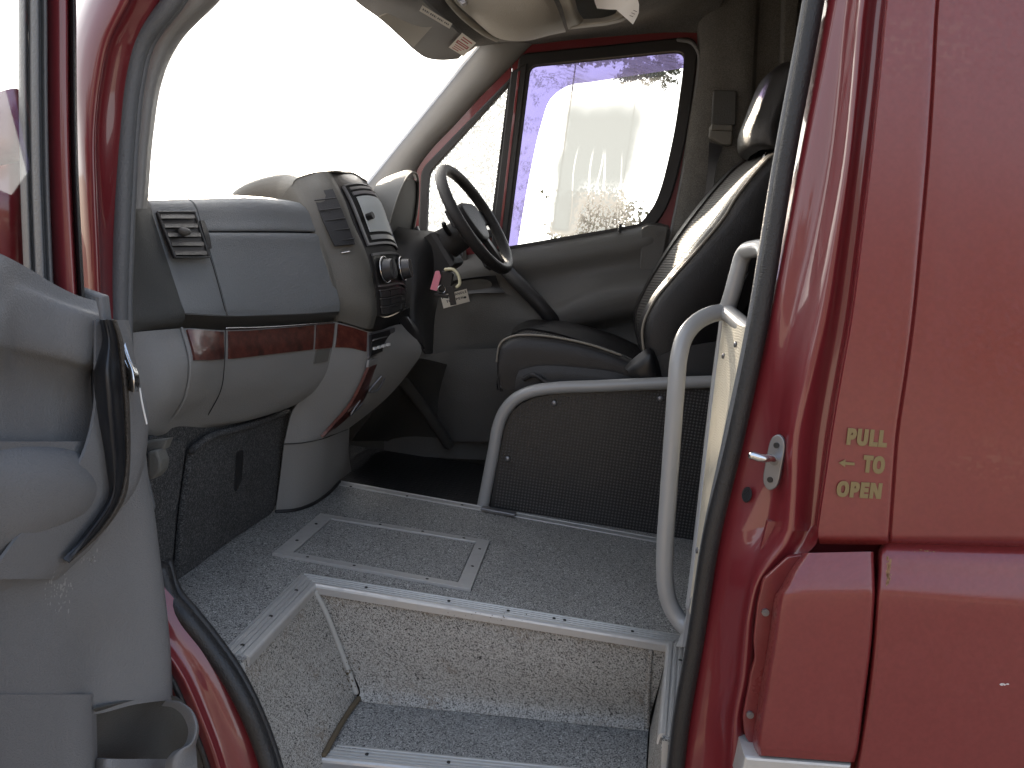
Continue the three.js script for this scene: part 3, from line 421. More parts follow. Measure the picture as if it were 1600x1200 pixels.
{ // driver's door on the far side: frame, seals, glass, deflector, trim
  const d = group(bus, 'driver_door', "closed driver's door with fogged window and purple wind deflector");
  const main = [[826, 99, 14], [1074, 74, 26], [1071, 110, 20], [1058, 205, 40], [1034, 308, 60], [1008, 346, 25], [996, 353, 6], [790, 388, 3]], quarter = [[798, 124, 5], [768, 362, 3], [662, 372, 3], [666, 268, 14]];
  part(d, 'window_frame', [slabPx(rounded([[786, 420, 0], [800, 240, 0], [800, 70, 20], [900, 36, 40], [1120, 24, 20], [1118, 90, 30], [1100, 215, 60], [1078, 312, 80], [1042, 420, 0]], 10), -2.935, 0.03, 0.004, [rounded(main, 4)]), slabPx([[799, 60], [799.5, 240], [785.5, 420], [640, 420], [640, 262], [700, 180], [752, 120]], -2.936, 0.03, 0.003, [rounded(quarter, 4)])], M.jamb, "dark red window frame of the driver's door");
  const inset = (pts, k) => { const c = pts.reduce((a, p) => [a[0] + p[0] / pts.length, a[1] + p[1] / pts.length], [0, 0]); return pts.map(p => { const l = Math.hypot(p[0] - c[0], p[1] - c[1]); return [c[0] + (p[0] - c[0]) * (1 + k / l), c[1] + (p[1] - c[1]) * (1 + k / l), p[2]]; }); };
  const grow = (pts, k) => pts.map((p, i) => { const a = pts[(i + pts.length - 1) % pts.length], b = pts[(i + 1) % pts.length], n1 = [p[1] - a[1], a[0] - p[0]], n2 = [b[1] - p[1], p[0] - b[0]], l1 = Math.hypot(...n1), l2 = Math.hypot(...n2), m = [n1[0] / l1 + n2[0] / l2, n1[1] / l1 + n2[1] / l2], q = Math.max(0.6, (m[0] * m[0] + m[1] * m[1]) / 2); return [p[0] + m[0] * k / q, p[1] + m[1] * k / q, p[2]]; });
  part(d, 'window_seal', slabPx(rounded(grow(main, 17), 8), -2.918, 0.035, 0.006, [rounded(main, 4)]), M.rubber);
  part(d, 'window_seal', slabPx(rounded(grow(quarter, 9), 8), -2.920, 0.033, 0.006, [rounded(inset(quarter, -1), 4)]), M.rubber);
  part(d, 'divider_bar', [slabPx([[798, 112], [824, 98], [790, 392], [766, 392]], -2.912, 0.03, 0.005)], M.rubber);
  part(d, 'divider_strip', slabPx([[809, 112], [813, 110], [781, 388], [777, 388]], -2.909, 0.01, 0.001), M.jamb);
  const pane = (pts, z, m, name, label) => { const q = onz(pts, z), g = new THREE.ShapeGeometry(shp(q)), b = new THREE.Box3().setFromBufferAttribute(g.attributes.position), uv = g.attributes.uv, p = g.attributes.position; for (let i = 0; i < uv.count; i++) uv.setXY(i, (p.getX(i) - b.min.x) / (b.max.x - b.min.x), (p.getY(i) - b.min.y) / (b.max.y - b.min.y)); g.translate(0, 0, z); part(d, name, g, m, label); };
  pane(rounded(inset(main, 6), 4), -2.945, M.fogMain, 'window_pane', 'large side window fogged in the middle');
  pane(rounded(inset(quarter, 6), 4), -2.945, M.fogQuarter, 'quarter_pane', 'triangular quarter window grey with droplets');
  const def = [[820, 92], [1076, 68], [1077, 104], [1035, 107], [1019, 113], [954, 123], [894, 131], [869, 143], [854, 165], [847, 190], [832, 256], [808, 396], [784, 398], [800, 240]];
  const q = onz(rounded(def, 6), -3.0);
  part(d, 'wind_deflector', sheet([[[786, 396, -2.985], [797, 393, -3.005], [808, 389, -3.015]], [[800, 290, -2.985], [813, 280, -3.010], [829, 268, -3.02]], [[812, 180, -2.985], [828, 182, -3.012], [847, 190, -3.022]], [[820, 110, -2.985], [835, 128, -3.012], [860, 155, -3.022]], [[830, 88, -2.985], [850, 108, -3.012], [888, 134, -3.022]], [[890, 80, -2.985], [905, 103, -3.012], [925, 128, -3.022]], [[980, 74, -2.985], [985, 96, -3.012], [990, 118, -3.022]], [[1080, 66, -2.985], [1082, 86, -3.012], [1084, 104, -3.022]]], { n: 4, thick: 0 }), M.deflector, 'purple tinted wind deflector');
  // inner trim: top roll, waist, armrest, pocket
  const trim = [
    [[600, 420, -2.93], [700, 404, -2.93], [790, 388, -2.93], [860, 377, -2.93], [930, 365, -2.93], [1000, 351, -2.93], [1012, 346, -2.93], [1044, 352, -2.93]],
    [[600, 432, -2.90], [700, 414, -2.90], [790, 396, -2.90], [860, 384, -2.90], [930, 372, -2.90], [1000, 358, -2.90], [1014, 353, -2.90], [1046, 358, -2.905]],
    [[600, 450, -2.875], [700, 432, -2.875], [790, 412, -2.87], [860, 402, -2.87], [930, 390, -2.87], [1000, 376, -2.87], [1016, 372, -2.87], [1044, 374, -2.89]],
    [[600, 480, -2.875], [700, 466, -2.875], [790, 448, -2.878], [850, 438, -2.88], [930, 424, -2.882], [1000, 414, -2.885], [1016, 410, -2.89], [1040, 408, -2.89]],
    [[600, 500, -2.875], [700, 490, -2.875], [790, 480, -2.86], [856, 474, -2.845], [930, 447, -2.835], [1000, 436, -2.83], [1016, 433, -2.83], [1040, 430, -2.84]],
    [[600, 515, -2.875], [700, 508, -2.875], [790, 500, -2.85], [862, 492, -2.80], [930, 462, -2.785], [1000, 450, -2.78], [1016, 447, -2.78], [1040, 444, -2.80]],
    [[600, 540, -2.875], [700, 535, -2.875], [790, 525, -2.85], [868, 508, -2.80], [930, 495, -2.79], [1000, 480, -2.79], [1016, 478, -2.79], [1040, 475, -2.80]],
    [[600, 580, -2.87], [700, 575, -2.87], [790, 560, -2.86], [868, 530, -2.86], [930, 518, -2.86], [1000, 505, -2.86], [1016, 500, -2.86], [1040, 500, -2.86]],
    [[600, 640, -2.85], [700, 640, -2.85], [790, 630, -2.85], [868, 610, -2.85], [930, 600, -2.85], [1000, 590, -2.85], [1016, 590, -2.85], [1040, 590, -2.85]],
    [[600, 710, -2.85], [700, 716, -2.85], [790, 720, -2.85], [868, 720, -2.85], [930, 720, -2.85], [1000, 720, -2.85], [1016, 720, -2.85], [1040, 720, -2.85]]];
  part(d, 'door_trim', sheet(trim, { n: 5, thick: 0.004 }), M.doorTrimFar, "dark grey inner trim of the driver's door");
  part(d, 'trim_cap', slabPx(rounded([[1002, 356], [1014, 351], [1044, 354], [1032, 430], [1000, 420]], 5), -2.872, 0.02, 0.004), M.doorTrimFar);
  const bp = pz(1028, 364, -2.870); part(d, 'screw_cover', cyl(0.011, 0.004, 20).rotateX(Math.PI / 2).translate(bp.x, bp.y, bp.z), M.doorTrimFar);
  const lk = pz(968, 360, -2.90); part(d, 'lock_pin', cyl(0.006, 0.03, 12).translate(lk.x, lk.y + 0.008, lk.z), M.rubber);
  part(d, 'pull_handle', tube([[790, 420, -2.86], [800, 432, -2.83], [820, 452, -2.79], [842, 475, -2.77], [858, 494, -2.78], [864, 502, -2.80]], 0.026, { seg: 40, rad: 14 }).translate(0, 0, 0), M.darkPlastic);
  part(d, 'handle_recess', sheet([[[700, 440, -2.868], [735, 434, -2.865], [775, 430, -2.865]], [[705, 452, -2.872], [740, 446, -2.885], [780, 446, -2.872]], [[712, 462, -2.868], [745, 458, -2.865], [790, 458, -2.862]]], { n: 4, thick: 0.003 }), M.blackSatin);
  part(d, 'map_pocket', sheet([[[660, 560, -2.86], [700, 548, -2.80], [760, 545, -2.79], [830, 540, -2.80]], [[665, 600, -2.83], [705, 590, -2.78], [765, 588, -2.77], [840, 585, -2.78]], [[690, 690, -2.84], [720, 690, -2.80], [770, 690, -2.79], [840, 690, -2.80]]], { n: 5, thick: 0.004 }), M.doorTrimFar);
}
{ // open passenger door: its inner face, standing out towards the viewer
  const d = group(bus, 'passenger_door', 'open front passenger door seen on its grey inner face');
  const zd = u => -(1.08 - (250 - u) * 0.00112);
  const R = (v, list) => list.map(([u, o = 0]) => [u, v, zd(u) + o]);
  part(d, 'lower_trim', sheet([
    R(690, [[-140, 0.02], [0, 0.02], [90, 0.02], [150, 0.015], [190, 0.01], [222, 0], [226, -0.02]]), R(760, [[-140, 0.02], [0, 0.02], [90, 0.02], [150, 0.015], [190, 0.01], [229, 0], [234, -0.02]]), R(800, [[-140, 0.01], [0, 0.02], [95, 0.02], [150, 0.012], [195, 0.008], [237, 0], [241, -0.02]]), R(870, [[-140, 0.0], [0, 0.0], [95, 0.005], [150, 0.004], [200, 0.004], [246, 0], [250, -0.02]]),
    R(930, [[-140, 0], [0, 0], [95, 0.002], [152, 0.004], [205, 0.004], [254, 0], [258, -0.02]]), R(1010, [[-140, -0.002], [0, 0], [95, 0.0], [150, -0.008], [208, 0], [262, 0], [266, -0.02]]), [[-140, -0.004, 1092], [0, 0, 1092], [95, 0.0, 1100], [149, -0.010, 1116], [210, 0, 1101], [266, 0, 1094], [270, -0.02, 1094]].map(([u, o, v]) => [u, v, zd(u) + o])], { n: 5, thick: 0.004 }), M.doorTrim);
  part(d, 'lower_trim', sheet([R(1085, [[-140, 0], [0, 0.004], [95, 0.002], [140, -0.004], [150, -0.016]]), R(1180, [[-140, 0], [0, 0.006], [95, 0.004], [142, 0], [152, -0.016]]), R(1320, [[-140, 0], [0, 0.01], [95, 0.008], [142, 0.004], [154, -0.016]])], { n: 5, thick: 0.004 }), M.doorTrim);
  // bin at the bottom: back wall, rounded lip, side wall
  part(d, 'door_pocket', sheet([[[146, 1108, 0.0], [205, 1095, 0.0], [264, 1088, 0.0], [276, 1088, -0.02]], [[150, 1114, -0.012], [205, 1101, -0.010], [263, 1094, -0.010], [285, 1096, -0.03]], [[151, 1150, -0.035], [207, 1150, -0.035], [263, 1150, -0.035], [312, 1150, -0.035]], [[152, 1210, -0.06], [208, 1210, -0.06], [264, 1210, -0.045], [318, 1210, -0.045]]].map(r => r.map(([u, v, o]) => [u, v, zd(Math.min(u, 266)) + o])), { n: 5, thick: 0.003 }), M.capDark, 'open pocket at the foot of the passenger door');  // same plastic as the door, coloured darker for the shade inside the pocket
  part(d, 'pocket_lip', sheet([[[262, 1096, -1.07], [282, 1100, -1.055], [298, 1116, -1.04], [304, 1138, -1.03], [297, 1158, -1.02], [280, 1168, -1.01], [270, 1180, -1.005], [268, 1230, -1.0], [268, 1300, -1.0]].map(p => [p[0] - 10, p[1] + 7, p[2] - 0.004]), [[262, 1094, -1.07], [283, 1098, -1.05], [301, 1114, -1.035], [307, 1138, -1.025], [300, 1160, -1.015], [282, 1172, -1.005], [273, 1184, -1.0], [271, 1232, -0.995], [271, 1300, -0.995]], [[266, 1098, -1.075], [288, 1102, -1.07], [305, 1118, -1.06], [311, 1140, -1.05], [306, 1165, -1.045], [307, 1180, -1.04], [308, 1195, -1.035], [309, 1240, -1.03], [312, 1300, -1.03]]], { n: 5, thick: 0.004 }), M.doorTrim);
  part(d, 'pocket_front', sheet([R(1186, [[150, -0.01], [165, 0.02], [215, 0.03], [268, 0.03]]), R(1200, [[150, -0.01], [165, 0.024], [215, 0.034], [269, 0.034]]), R(1320, [[150, -0.01], [165, 0.026], [215, 0.036], [270, 0.036]])], { n: 4, thick: 0.004 }), M.doorTrim);
  // outer grey part behind the grip
  part(d, 'grip_surround', sheet([R(500, [[150, 0.02], [176, 0.02], [196, 0.012], [201, 0]]), R(600, [[150, 0.03], [185, 0.03], [214, 0.02], [219, 0]]), R(624, [[150, 0.03], [195, 0.03], [223, 0.02], [228, 0]]), R(712, [[130, 0.04], [192, 0.03], [222, 0.02], [228, 0]]), R(760, [[100, 0.04], [180, 0.03], [208, 0.022], [216, 0]]), R(800, [[60, 0.04], [158, 0.03], [178, 0.022], [190, 0]]), R(850, [[20, 0.04], [118, 0.03], [138, 0.022], [150, 0]]), R(905, [[-20, 0.03], [62, 0.03], [80, 0.02], [92, 0]])], { n: 5, thick: 0.004 }), M.doorTrim);
  // dished middle of the trim with the box-shaped top above it
  part(d, 'upper_trim', sheet([
    [[-140, 350, -0.70], [0, 396, -0.815], [42, 418, -0.865], [96, 450, -0.92], [128, 464, -0.955], [150, 470, -0.98]],
    [[-140, 370, -0.685], [0, 420, -0.80], [36, 444, -0.85], [90, 468, -0.905], [130, 482, -0.945], [154, 488, -0.97]],
    [[-140, 440, -0.675], [0, 470, -0.785], [32, 452, -0.835], [86, 472, -0.89], [132, 487, -0.93], [155, 494, -0.965]],
    [[-140, 500, -0.67], [0, 505, -0.775], [28, 492, -0.82], [84, 508, -0.88], [132, 524, -0.925], [156, 530, -0.965]],
    [[-140, 530, -0.672], [0, 536, -0.775], [26, 540, -0.82], [84, 552, -0.88], [132, 566, -0.93], [153, 568, -0.968]],
    [[-140, 545, -0.69], [0, 552, -0.79], [26, 557, -0.838], [84, 570, -0.90], [130, 580, -0.95], [147, 583, -0.985]],
    [[-140, 590, -0.715], [0, 600, -0.825], [40, 606, -0.875], [90, 612, -0.93], [130, 618, -0.965], [150, 620, -0.99]],
    [[-140, 640, -0.72], [0, 645, -0.83], [45, 650, -0.88], [95, 655, -0.935], [132, 658, -0.968], [154, 660, -0.99]],
    [[-140, 740, -0.71], [0, 740, -0.82], [45, 740, -0.87], [95, 740, -0.93], [132, 740, -0.965], [160, 740, -0.99]]], { n: 6, thick: 0.004 }), M.doorTrim, 'box-shaped upper trim of the open door');
  part(d, 'trim_corner', slabPx(rounded([[100, 442], [158, 462], [163, 510], [110, 480]], 3), -1.0, 0.02, 0.004), M.doorTrim);
  part(d, 'armrest', sheet([
    [[-140, 688, -0.70], [0, 692, -0.82], [60, 694, -0.875], [112, 702, -0.93], [146, 720, -0.965], [160, 740, -0.985], [168, 765, -1.0]],
    [[-140, 700, -0.66], [0, 704, -0.78], [60, 705, -0.835], [112, 712, -0.89], [143, 729, -0.935], [158, 746, -0.965], [170, 770, -0.99]],
    [[-140, 740, -0.64], [0, 742, -0.76], [60, 742, -0.815], [110, 746, -0.87], [142, 754, -0.915], [158, 764, -0.95], [171, 778, -0.985]],
    [[-140, 820, -0.64], [0, 810, -0.76], [60, 804, -0.815], [106, 800, -0.87], [136, 796, -0.915], [152, 794, -0.95], [166, 790, -0.985]],
    [[-140, 900, -0.655], [0, 875, -0.78], [50, 858, -0.83], [90, 844, -0.885], [120, 830, -0.93], [138, 818, -0.96], [150, 810, -0.99]],
    [[-140, 980, -0.69], [0, 940, -0.81], [40, 915, -0.86], [80, 888, -0.915], [100, 874, -0.95], [112, 864, -0.98], [124, 850, -1.0]],
    [[-140, 1000, -0.74], [0, 953, -0.85], [40, 926, -0.90], [80, 898, -0.95], [98, 884, -0.98], [108, 874, -1.0], [118, 862, -1.02]]], { n: 6, thick: 0.004 }), M.doorTrim, 'rounded grey armrest of the open door');
  // black curved grip with the worn edge, latch lever
  const grip = [[500, 156, 172, 182], [530, 160, 180, 192], [580, 148, 186, 198], [620, 149, 190, 202], [680, 156, 193, 204], [730, 164, 193, 203], [775, 168, 184, 197], [820, 140, 158, 170], [850, 118, 132, 142], [876, 101, 104, 107]];
  part(d, 'grip', sheet(grip.map(([v, a, b, c], i) => [[a - 6, v + 2, zd(a) - 0.01], [a + 3, v, zd(a) + 0.035], [(a + b) / 2, v, zd(a) + 0.046], [b - 2, v, zd(b) + 0.045], [b + 2, v, zd(b) + 0.038]]), { n: 4, thick: 0.004 }), M.gripBlack, 'black curved pull grip');
  part(d, 'grip_edge', sheet(grip.map(([v, a, b, c], i) => [[b, v, zd(b) + 0.034], [(b + c) / 2, v, zd(b) + 0.036], [c, v, zd(c) + 0.028]]), { n: 4, thick: 0.004 }), M.wornEdge, 'gritty worn edge of the pull grip');
  part(d, 'latch_lever', sheet([[[183, 528, -1.0], [190, 530, -0.995], [193, 536, -1.0]], [[188, 560, -0.995], [199, 558, -0.985], [205, 562, -0.995]], [[196, 582, -0.99], [207, 580, -0.978], [217, 586, -0.99]], [[199, 598, -0.99], [209, 600, -0.976], [218, 602, -0.99]], [[200, 610, -0.992], [209, 613, -0.982], [217, 612, -0.992]]], { n: 5, thick: 0.006 }), M.chrome, 'bright latch lever');
  part(d, 'pull_rod', tube([[218, 607, -1.0], [222, 630, -1.0], [229, 662, -1.005]], 0.0013, { seg: 12, rad: 8 }), M.white);
  // window frame of the door
  const col = (us, z0, z1, n = 3) => [[-120, -6], [0, 0], [133, 0.5], [267, 1.5], [400, 5], [500, 8]].map(([v, dx]) => us.map(([u, o]) => [u + dx * (us.k ?? 1), v, o]));
  const cb = (list, k) => [[-120, -1.5], [0, 0], [133, 0.5], [267, 2], [400, 5.5], [480, 8]].map(([v, dx]) => list.map(([u, z]) => [u + dx * (k ?? 1.8), v, z - 0.065]));
  part(d, 'window_frame', sheet(cb([[68, -0.945], [72, -0.905], [90, -0.90], [103, -0.905], [106, -0.915], [110, -0.93]]), { n: 4, thick: 0.002 }), M.jamb, 'red upright of the door window frame');
  part(d, 'frame_seal', sheet(cb([[106, -0.945], [110, -0.918], [115, -0.915], [118, -0.925], [119, -0.95]]), { n: 4, thick: 0.002 }), M.rubber);
  part(d, 'glass_channel', sheet(cb([[28, -0.90], [32, -0.875], [39, -0.87], [44, -0.88], [49, -0.868], [59, -0.866], [62, -0.878], [70, -0.872], [74, -0.91]], 1.4), { n: 4, thick: 0.002 }), M.rubberGrey, 'grey rubber glass channel of the open door');
  const gz = [[40, -0.895], [-200, -0.64]];
  const gl = sheet([[[42, -150, -0.895], [-300, -150, -0.55]], [[52, 480, -0.895], [-300, 480, -0.55]]], { n: 2, thick: 0, lin: true, linRows: true });
  part(d, 'door_glass', gl, M.glass);
  part(d, 'door_skin', sheet([[[-160, 430, -0.80], [60, 455, -0.99], [130, 470, -1.06], [165, 520, -1.14]], [[-160, 800, -0.80], [60, 800, -1.02], [150, 800, -1.12], [180, 800, -1.18]], [[-160, 1400, -0.80], [60, 1400, -1.02], [150, 1400, -1.12], [200, 1400, -1.18]]], { n: 3, thick: 0.004 }), M.paint);
  part(d, 'wing_mirror', sheet([[[-60, 170, -1.00], [-20, 150, -0.985], [20, 138, -1.0], [48, 150, -1.04]], [[-80, 190, -0.97], [-20, 178, -0.96], [24, 180, -0.98], [54, 190, -1.03]], [[-80, 235, -0.965], [-20, 232, -0.955], [24, 232, -0.975], [54, 232, -1.03]], [[-80, 256, -0.985], [-20, 262, -0.975], [14, 256, -0.99], [50, 244, -1.04]]], { n: 6, thick: 0.006 }), M.paint, 'red wing mirror housing behind the door glass');
  part(d, 'mirror_foot', sheet([[[-80, 246, -1.0], [-20, 252, -0.99], [14, 246, -1.0], [52, 236, -1.045]], [[-80, 320, -0.98], [-20, 320, -0.97], [18, 318, -0.985], [54, 310, -1.04]], [[-80, 420, -0.99], [-20, 420, -0.98], [20, 420, -0.995], [60, 420, -1.05]]], { n: 6, thick: 0.006 }), M.jamb);
  part(d, 'check_strap', [slabPx(rounded([[230, 706], [244, 704], [251, 722], [249, 738], [238, 750], [230, 748]], 4), -1.22, 0.03, 0.004), slabPx([[228, 690], [262, 686], [256, 702], [230, 706]], -1.24, 0.02, 0.003)], M.frame);
}
// ------------------------------------------------------------------ the cab floor, step well, trims
const aluProfile = [[-0.006, -0.017], [-0.0035, -0.0175], [-0.0015, -0.004], [0.045, 0.0002], [0.0475, 0.0008], [0.046, 0.0022], [0.0415, 0.0028], [0.0405, 0.0005], [0.0365, 0.0005], [0.0355, 0.003], [0.0315, 0.003], [0.0305, 0.0005], [0.0265, 0.0005], [0.0255, 0.0032], [0.0215, 0.0032], [0.0205, 0.0005], [0.0165, 0.0005], [0.0155, 0.0034], [0.0115, 0.0034], [0.0105, 0.0006], [0.0065, 0.0006], [0.0055, 0.0036], [-0.001, 0.0033], [-0.0045, 0.001], [-0.006, -0.003]];
function nosing(parent, a, b, inward, mitreA, mitreB, screws, label) { // ribbed aluminium edge from a to b; mitres shift the ends along the edge per metre of width
  const up = V(0, 1, 0), X = inward.clone().normalize(), dir = b.clone().sub(a).normalize(), L = a.distanceTo(b);
  const U = up.clone(), g = ext(aluProfile, L, 0); const p = g.attributes.position;
  const Z = X.clone().cross(U).normalize(); const fwd = Z.dot(dir) > 0;
  for (let i = 0; i < p.count; i++) { const t = p.getZ(i) / L, s = p.getX(i), k = fwd ? t : 1 - t; p.setZ(i, p.getZ(i) + (fwd ? 1 : -1) * s * ((1 - k) * mitreA + k * mitreB)); }
  g.computeVertexNormals();
  const Xp = X.clone().addScaledVector(dir, -X.dot(dir)).normalize();
  g.applyMatrix4(new THREE.Matrix4().makeBasis(Xp, U, (fwd ? dir : dir.clone().negate())).setPosition(fwd ? a : b));
  const o = part(parent, 'edge_strip', g, M.alu, label);
  for (const t of screws) { const q = a.clone().lerp(b, t).addScaledVector(Xp, 0.0235).add(V(0, 0.0028, 0)); part(o, 'screw', new THREE.SphereGeometry(0.0042, 10, 6).scale(1, 0.4, 1).translate(q.x, q.y, q.z), M.screw); }
  return o;
}
{
  const fl = setting('floor');
  const wellB = -1.523, xl = -0.508, xr = 0.256, xr2 = 0.212, zn = -1.188;
  part(fl, 'floor_covering', slabXZ([[-0.84, -2.262], [0.9, -2.262], [0.9, zn], [xr2, zn], [xr, wellB - 0.018], [xl, wellB], [xl, zn], [-0.84, zn]], FY, 0.02, 0), M.floor);
  part(fl, 'footwell', [slabXZ([[-1.0, -2.262], [3.3, -2.262], [3.3, -2.97], [-1.0, -2.97]], 0.655, 0.03, 0), slabXZ([[0.6, -1.12], [3.3, -1.12], [3.3, -2.262], [0.6, -2.262]], 0.69, 0.03, 0)], M.carpet);
  nosing(fl, V(xl, FY, zn - 0.01), V(xl, FY, wellB), V(-1, 0, 0), 0, 0.95, [0.1, 0.47, 0.86], 'left ribbed metal edge of the step well');
  nosing(fl, V(xl, FY, wellB), V(xr, FY, wellB - 0.018), V(0.02, 0, -1), -0.95, 0.95, [0.14, 0.38, 0.55, 0.68, 0.71, 0.9], 'long ribbed metal edge at the back of the step well');
  nosing(fl, V(xr, FY, wellB - 0.018), V(xr2, FY, zn - 0.01), V(1, 0, 0), -0.95, 0, [0.2, 0.62], 'right ribbed metal edge of the step well');
  // thin far strip in front of the driver's footwell, along the foot of the partition
  const A = py(528, 753, FY), B = py(1045, 846, FY);
  const far = (p, q) => slabXZ([[p.x, p.z], [q.x, q.z], [q.x, q.z + 0.032], [p.x, p.z + 0.032]], FY + 0.0035, 0.0045, 0.001);
  const fs = part(fl, 'edge_strip', [far(A, B), slabXZ([[A.x, A.z - 0.004], [B.x, B.z - 0.004], [B.x, B.z + 0.002], [A.x, A.z + 0.002]], FY + 0.005, 0.05, 0.001)], M.alu, 'thin metal edge before the dark footwell');
  for (const [u, v] of [[548, 761], [636, 776], [722, 790]]) { const q = py(u, v - 1, FY + 0.004); part(fs, 'screw', new THREE.SphereGeometry(0.0045, 10, 6).scale(1, 0.4, 1).translate(q.x, q.y, q.z), M.screw); }
  // step well
  const BL = P([560, 1092, -1.505]), BR = P([1013, 1138, -1.553]), FL = P([504, 1186, -1.30]), FR = P([1008, 1236, -1.33]);
  part(fl, 'riser', sheet([[V(xl, FY - 0.003, wellB - 0.002), V((xl + xr) / 2, FY - 0.003, wellB - 0.012), V(xr, FY - 0.003, wellB - 0.02)], [V(-0.45, 0.58, wellB), V(-0.1, 0.59, -1.53), V(0.25, 0.60, -1.548)], [BL.clone().add(V(0.001, 0.012, -0.006)), BL.clone().lerp(BR, 0.5).add(V(0, 0.012, -0.006)), BR.clone().add(V(0, 0.012, -0.006))], [BL.clone().add(V(0.001, 0, 0.010)), BL.clone().lerp(BR, 0.5).add(V(0, 0, 0.010)), BR.clone().add(V(0, 0, 0.010))]], { n: 6, thick: 0.01 }), M.riser, 'tall speckled riser at the back of the step');
  part(fl, 'step_tread', sheet([[BL.clone().add(V(-0.01, -0.0015, 0)), BL.clone().lerp(BR, 0.5).add(V(0, -0.0015, 0)), BR.clone().add(V(0, -0.0015, 0))], [FL, FL.clone().lerp(FR, 0.5), FR]], { n: 6, m: 4, thick: 0.02, lin: true, linRows: true }), M.floor, 'bluish speckled lower step');
  part(fl, 'side_lining', sheet([[V(xl, FY - 0.004, zn), V(xl, FY - 0.004, -1.34), V(xl, FY - 0.004, wellB)], [P([395, 1120, -1.165]), P([460, 1060, -1.34]), P([532, 1020, -1.515])], [P([470, 1290, -1.18]), P([506, 1186, -1.302]), P([559, 1092, -1.508])], [V(-0.33, 0.3, -1.16), V(-0.355, 0.3, -1.30), V(-0.37, 0.3, -1.51)]], { n: 6, thick: 0.01, linRows: true }), M.riser, 'slanting speckled side of the step well');
  part(fl, 'corner_bead', tube([[493, 926, -1.517], [508, 955, -1.516], [528, 1005, -1.514], [543, 1045, -1.510], [556, 1082, -1.505]], 0.0062, { seg: 40, rad: 10 }), M.bead);
  part(fl, 'light_leak_box', [slabXY([[-0.62, 0.22], [0.34, 0.22], [0.34, 0.67], [-0.62, 0.67]], -1.60, 0.01, 0), slabZY([[-1.14, 0.22], [-1.6, 0.22], [-1.6, 0.67], [-1.14, 0.67]], 0.30, 0.01, 0), slabZY([[-1.19, 0.22], [-1.6, 0.22], [-1.6, 0.67], [-1.19, 0.67]], -0.60, 0.01, 0), slabXZ([[-0.62, -1.2], [0.34, -1.2], [0.34, -1.6], [-0.62, -1.6]], 0.22, 0.01, 0)], M.blackSatin);  // unseen box added round the step well to block light leaking in from below
  part(fl, 'corner_dirt', tube([[560, 1092, -1.498], [545, 1112, -1.45], [525, 1145, -1.37], [506, 1180, -1.305]], 0.006, { seg: 30, rad: 8 }), M.dirt);
  part(fl, 'side_lining', sheet([[V(xr, FY - 0.004, wellB - 0.02), V((xr + xr2) / 2, FY - 0.004, -1.35), V(xr2, FY - 0.004, zn)], [BR.clone().add(V(0.004, 0, -0.002)), P([1012, 1200, -1.36]), P([1030, 1320, -1.16])]], { n: 5, thick: 0.01, lin: true, linRows: true }), M.riser, 'narrow right side of the step well');
  part(fl, 'corner_bead', tube([[1016, 1016, -1.54], [1012, 1080, -1.545], [1011, 1134, -1.548]], 0.006, { seg: 20, rad: 10 }), M.riser);
  nosing(fl, FL, FR, BL.clone().sub(FL).setY(0).normalize(), 0.35, 0, [0.13, 0.39, 0.65, 0.9], 'ribbed metal edge of the lower step');
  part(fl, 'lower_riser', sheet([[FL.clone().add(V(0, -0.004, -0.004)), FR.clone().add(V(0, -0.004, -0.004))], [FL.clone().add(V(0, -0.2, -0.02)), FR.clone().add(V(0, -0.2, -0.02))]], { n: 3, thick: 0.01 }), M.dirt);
}
{ // floor hatch with a mitred metal frame
  const h = thing('floor_hatch', 'rectangular hatch framed in metal strips, let into the speckled floor', 'hatch');
  const c = [[425, 868], [500, 805], [765, 848], [735, 925]].map(([u, v]) => py(u, v, FY)), mid = c.reduce((a, b) => a.clone().add(b)).multiplyScalar(0.25);
  h.position.copy(mid); const L = c.map(p => [p.x - mid.x, p.z - mid.z]);
  const w = [0.040, 0.026, 0.034, 0.026]; // widths of left, far, right, near strips
  const IN = (p, q, wd) => { const d = [q[0] - p[0], q[1] - p[1]], l = Math.hypot(...d); let n = [-d[1] / l, d[0] / l]; if (n[0] * -p[0] + n[1] * -p[1] < 0) n = n.map(k => -k); return { p: [p[0] + n[0] * wd, p[1] + n[1] * wd], d }; };
  const lines = L.map((p, i) => IN(p, L[(i + 1) % 4], w[i]));
  const X2 = (a, b) => { const det = a.d[0] * -b.d[1] + a.d[1] * b.d[0], r = [b.p[0] - a.p[0], b.p[1] - a.p[1]], t = (r[0] * -b.d[1] + r[1] * b.d[0]) / det; return [a.p[0] + a.d[0] * t, a.p[1] + a.d[1] * t]; };
  const I = L.map((p, i) => X2(lines[(i + 3) % 4], lines[i]));
  part(h, 'lid', slabXZ(I.map(p => [p[0] * 0.985, p[1] * 0.985]), 0.0025, 0.003, 0.0005), M.floor);
  const scr = [[0.3, 0.75], [0.35, 0.62, 0.88], [0.2, 0.6], [0.2, 0.6, 0.86]];
  L.forEach((p, i) => {
    const q = L[(i + 1) % 4], a = I[i], b = I[(i + 1) % 4];
    const o = part(h, 'frame_strip', slabXZ([p, q, b, a], 0.006 + i * 0.0002, 0.007, 0.001), M.alu);
    for (const t of scr[i]) { const x = (p[0] + a[0]) / 2 * (1 - t) + (q[0] + b[0]) / 2 * t, z = (p[1] + a[1]) / 2 * (1 - t) + (q[1] + b[1]) / 2 * t; part(o, 'screw', new THREE.SphereGeometry(0.0042, 10, 6).scale(1, 0.4, 1).translate(x, 0.0062, z), M.screw); }
  });
}
